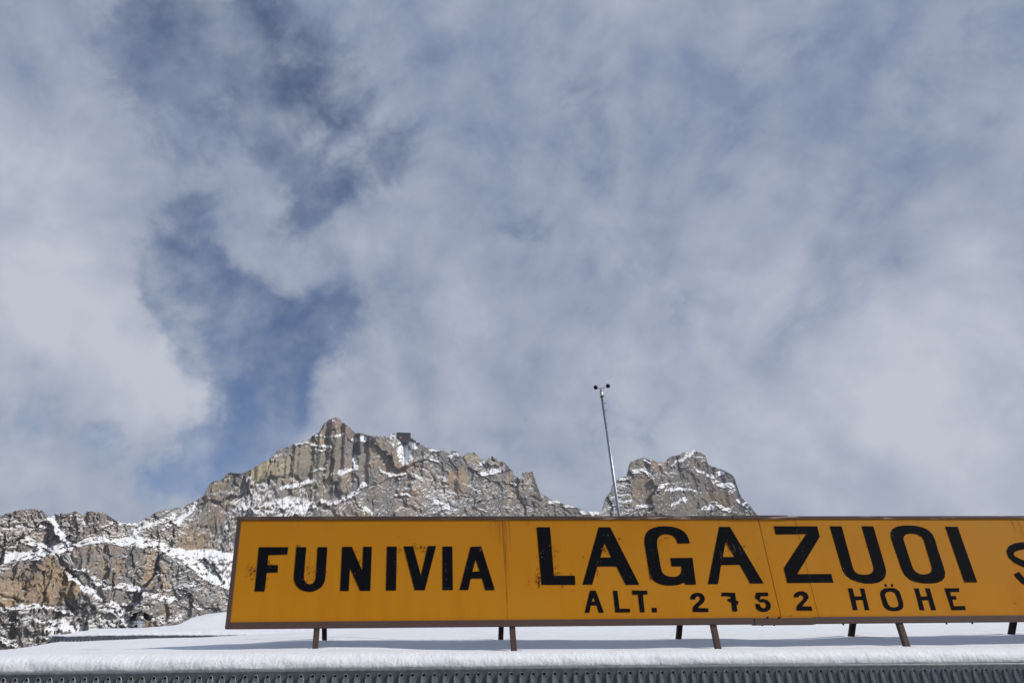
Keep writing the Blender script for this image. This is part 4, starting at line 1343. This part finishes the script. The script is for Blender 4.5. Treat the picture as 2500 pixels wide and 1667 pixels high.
rust = MB()
for f, lst in ((c5, ((290, 560, 16, 30, 26), (328, 560, 8, 45, 20), (445, 490, 8, 14, 12), (425, 650, 8, 40, 7), (750, 560, 14, 35, 24), (800, 570, 8, 35, 14), (890, 560, 5, 20, 7), (1135, 400, 3, 8, 4), (1468, 395, 6, 8, 8),
                     (1450, 540, 5, 40, 7), (1585, 365, 12, 22, 12), (1655, 385, 14, 18, 18), (1690, 620, 4, 20, 4), (2105, 385, 7, 14, 12), (680, 355, 14, 3, 5), (1110, 620, 6, 40, 4), (610, 635, 4, 4, 2), (1155, 470, 4, 10, 4),
                     (1550, 315, 20, 12, 3), (770, 152, 18, 4, 8), (1450, 290, 20, 10, 2))),
               (c6, ((388, 650, 9, 45, 46), (365, 640, 9, 25, 8), (305, 670, 5, 18, 5), (520, 480, 6, 40, 12), (545, 410, 10, 8, 6), (545, 600, 22, 5, 12), (930, 400, 14, 25, 20), (870, 590, 10, 30, 14), (1305, 630, 7, 16, 22),
                     (1050, 315, 10, 4, 4), (1440, 310, 10, 6, 5), (1388, 328, 5, 5, 2), (2075, 378, 5, 6, 4), (1945, 390, 12, 28, 22), (580, 700, 10, 5, 4), (668, 745, 4, 8, 4), (650, 605, 6, 4, 4), (755, 470, 5, 6, 3),
                     (1885, 470, 5, 25, 6), (660, 535, 4, 4, 2), (370, 465, 4, 6, 4))),
               (c7, ((60, 375, 5, 6, 5), (170, 470, 3, 4, 2), (1060, 380, 5, 8, 3), (2265, 842, 8, 4, 4), (250, 345, 4, 3, 2), (1765, 530, 4, 3, 2), (440, 945, 3, 4, 3), (1870, 665, 8, 4, 4)))):
    for x_, z_, sx_, sz_, n_ in lst:
        (ax_, az_), (bx_, bz_) = f([(x_, z_), (x_ + sx_, z_ + sz_)])
        chips(rust, ax_, az_, abs(bx_ - ax_), abs(bz_ - az_), n_, .0020, .0065, 1.5, SYP - .0043)
tag(rust.build('rust_pit', M_RUST, sign), kind='stuff')
scr = MB()
for f, lst in ((c5, ((585, 415, 14, 8, 12), (470, 520, 14, 6, 10), (1620, 600, 20, 50, 26), (1590, 420, 8, 40, 10), (2100, 380, 8, 16, 14), (2180, 697, 18, 4, 12), (1430, 500, 6, 90, 14), (1830, 520, 10, 70, 12), (2000, 520, 8, 50, 12),
                     (800, 690, 30, 10, 8), (380, 690, 20, 6, 5), (720, 640, 10, 20, 5), (1150, 560, 10, 60, 6), (690, 380, 10, 6, 4), (1840, 693, 16, 4, 8), (2050, 500, 4, 30, 12))),
               (c6, ((950, 300, 12, 16, 12), (430, 470, 16, 50, 16), (470, 370, 6, 20, 6), (1320, 420, 14, 60, 20), (1570, 590, 10, 16, 14), (1880, 440, 8, 60, 20), (1985, 380, 14, 30, 40), (2040, 410, 12, 24, 26), (520, 630, 16, 4, 8),
                     (1075, 650, 12, 18, 14), (1150, 640, 12, 20, 6), (880, 500, 20, 20, 8), (650, 640, 16, 10, 6), (1000, 440, 20, 50, 10), (1100, 600, 14, 20, 6), (1300, 580, 6, 30, 8), (820, 810, 14, 26, 5), (2230, 820, 20, 20, 5),
                     (1700, 800, 16, 20, 5), (1240, 850, 8, 30, 5), (1980, 880, 6, 14, 4), (2150, 672, 20, 4, 8), (1870, 540, 10, 6, 6))),
               (c7, ((470, 262, 40, 3, 16), (490, 240, 4, 14, 6), (545, 420, 4, 60, 12), (595, 640, 3, 20, 8), (1275, 300, 10, 16, 16), (1570, 320, 14, 24, 14), (1190, 640, 12, 14, 10), (880, 590, 12, 30, 14), (985, 666, 20, 4, 12),
                     (1355, 590, 10, 30, 14), (1915, 658, 14, 4, 14), (880, 330, 4, 30, 8), (500, 470, 12, 12, 6), (2240, 400, 14, 20, 8), (1810, 350, 10, 4, 4), (1450, 665, 16, 4, 6), (1090, 675, 16, 3, 6), (560, 265, 12, 8, 8)))):
    for x_, z_, sx_, sz_, n_ in lst:
        (ax_, az_), (bx_, bz_) = f([(x_, z_), (x_ + sx_, z_ + sz_)])
        chips(scr, ax_, az_, abs(bx_ - ax_), abs(bz_ - az_), int(n_ * .55), .0008, .0020, 2.8, SYP - .0049)
tag(scr.build('scratch', M_SCRATCH, sign), kind='stuff')
drip = MB()
for x_, z1_, w_ in ((1219.5, 1330, 2.2), (1228, 1268 + 200, 3.0), (1230.5, 1400, 2.0), (1242.5, 1345, 1.6), (1235, 1440, 1.2), (1197, 1310, 1.2), (1210, 1300, 1.0), (2470, 1300, 3.0), (2486, 1330, 2.0), (1754, 1300, 1.0), (1290, 1285, 1.4)):
    (xa, za), (xb, zb) = on(x_, 1268.5), on(x_ + (x_ - 1007) * (z1_ - 1268) / 3891, z1_)
    hw = w_ / 250 / 2 * .85
    n_ = 8
    L_, R_ = [], []
    for k in range(n_ + 1):
        t = k / n_
        xx = xa + (xb - xa) * t + rr.uniform(-.1, .1) * hw
        hh = hw * (1 - .75 * t) * rr.uniform(.8, 1.15)
        L_.append((xx - hh, SYP - .0034, za + (zb - za) * t))
        R_.append((xx + hh, SYP - .0034, za + (zb - za) * t))
    for k in range(n_):
        drip.poly([L_[k], L_[k + 1], R_[k + 1], R_[k]])
tag(drip.build('rust_run', M_DRIP, sign), kind='stuff')

# legs in front, raking braces behind
for k, lx in enumerate(FRONT_X):
    zb0 = .10
    b = MB()
    b.bar((lx + (.004 if k else -.004), SYP + .008, zb0), (lx, SYP + .022, ZB + .004), .053, .045, (0, 1, 0))
    b.build('leg', M_BROWN, sign, bevel=.003)
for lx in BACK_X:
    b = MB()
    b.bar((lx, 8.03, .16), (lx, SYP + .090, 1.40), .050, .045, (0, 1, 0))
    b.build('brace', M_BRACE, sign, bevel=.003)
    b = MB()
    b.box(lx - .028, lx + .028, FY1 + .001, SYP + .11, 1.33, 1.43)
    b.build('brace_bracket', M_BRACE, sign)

# ------------------------------------------------------------------ hut on the ridge
HY = float(np.interp(to_ae([(978, 1075)])[0][0], *RIDGE['mountain'])) - 9.0


def hp(cx_, cy_):
    p = at(900 + cx_ / 14.7, 1020 + cy_ / 14.7, HY)
    return float(p[0]), float(p[2])


def hbox(mb, c0, c1, y0_, y1_):
    (xa, zt_), (xb, zb2) = hp(*c0), hp(*c1)
    mb.box(xa, xb, HY + y0_, HY + y1_, zb2, zt_)


hx0, hz0 = hp(1000, 850)
hut = empty('mountain_hut', (hx0, HY, hz0), 'tiny dark and white mountain hut on the rocky ridge right of the summit', 'building')
for nm, c0, c1, ya, yb, mt_ in (
        ('white_wing', (775, 545), (1003, 800), 0, 9, M_WHITEW), ('wing_roof', (755, 528), (1004, 544), -.8, 9.5, M_WHITEW),
        ('window', (855, 550), (940, 582), -.25, -.02, M_GLASS), ('door', (855, 668), (905, 725), -.25, -.02, M_GLASS),
        ('dark_hall', (1006, 524), (1440, 690), -1, 11, M_DARKW), ('hall_roof', (1004, 510), (1512, 523), -1.6, 11.5, M_DARKG),
        ('corner_post', (1498, 524), (1511, 690), -1, 0, M_DARKW), ('terrace_wall', (1441, 592), (1497, 690), -.8, 6, M_DARKW),
        ('stone_base', (1020, 691), (1500, 862), -.6, 12, M_DARKG), ('banner', (1105, 655), (1188, 715), -1.5, -1.05, M_RED),
        ('window', (1200, 640), (1280, 672), -1.3, -1.05, M_GLASS), ('window', (1300, 560), (1425, 610), -1.3, -1.05, M_GLASS), ('window', (1060, 560), (1180, 610), -1.3, -1.05, M_GLASS),
        ('chimney', (1428, 485), (1445, 509), 3, 4, M_DARKG), ('terrace', (1501, 700), (1605, 800), -.5, 6, M_DARKG), ('terrace', (1606, 765), (1700, 870), -.2, 6, M_DARKG), ('terrace', (1701, 862), (1842, 925), 0, 5, M_DARKW),
        ('sill', (1200, 674), (1430, 690), -1.6, -1.05, M_DARKG)):
    b = MB()
    hbox(b, c0, c1, ya, yb)
    b.build(nm, mt_, hut)
b = MB()
for (xa, ya), (xb, yb) in (((1500, 700), (1560, 720)), ((1560, 730), (1680, 800)), ((1640, 850), (1840, 905)), ((1700, 850), (1845, 862))):
    p0, p1 = hp(xa, ya), hp(xb, yb)
    b.bar((p0[0], HY + 1, p0[1]), (p1[0], HY + 1, p1[1]), 2.5, 1.1)
for xa, y0_, y1_ in ((1560, 700, 790), (1630, 750, 860), (1680, 790, 900), (1760, 850, 930), (1840, 850, 960)):
    p0, p1 = hp(xa, y0_), hp(xa, y1_)
    b.bar((p0[0], HY + .2, p0[1]), (p1[0], HY + .2, p1[1] - 4), .6, .6, (0, 1, 0))
b.build('stair_deck', M_DARKG, hut)
hut.rotation_euler.z = R(6)

# ------------------------------------------------------------------ thin mountain air
hz = MB()
top_z = max(float(np.max(np.array(o.bound_box)[:, 2])) for o in bpy.data.objects if o.get('kind') == 'structure')
low_z = min(float(np.min(np.array(o.bound_box)[:, 2])) for o in bpy.data.objects if o.get('kind') == 'structure')
hz.box(-9100, 9100, -9100, 9100, low_z - 1.0, top_z + 25)
hm = bpy.data.materials.new('thin_haze')
hm.use_nodes = True
hm.node_tree.nodes.clear()
HN = NT(hm.node_tree)
pv = HN.n('ShaderNodeVolumePrincipled', {'Color': (.86, .91, 1.0, 1), 'Density': 1.0e-4, 'Anisotropy': .2})
HN.n('ShaderNodeOutputMaterial', {'Volume': pv.outputs[0]})
tag(hz.build('haze', hm), kind='stuff')

bpy.context.view_layer.update()
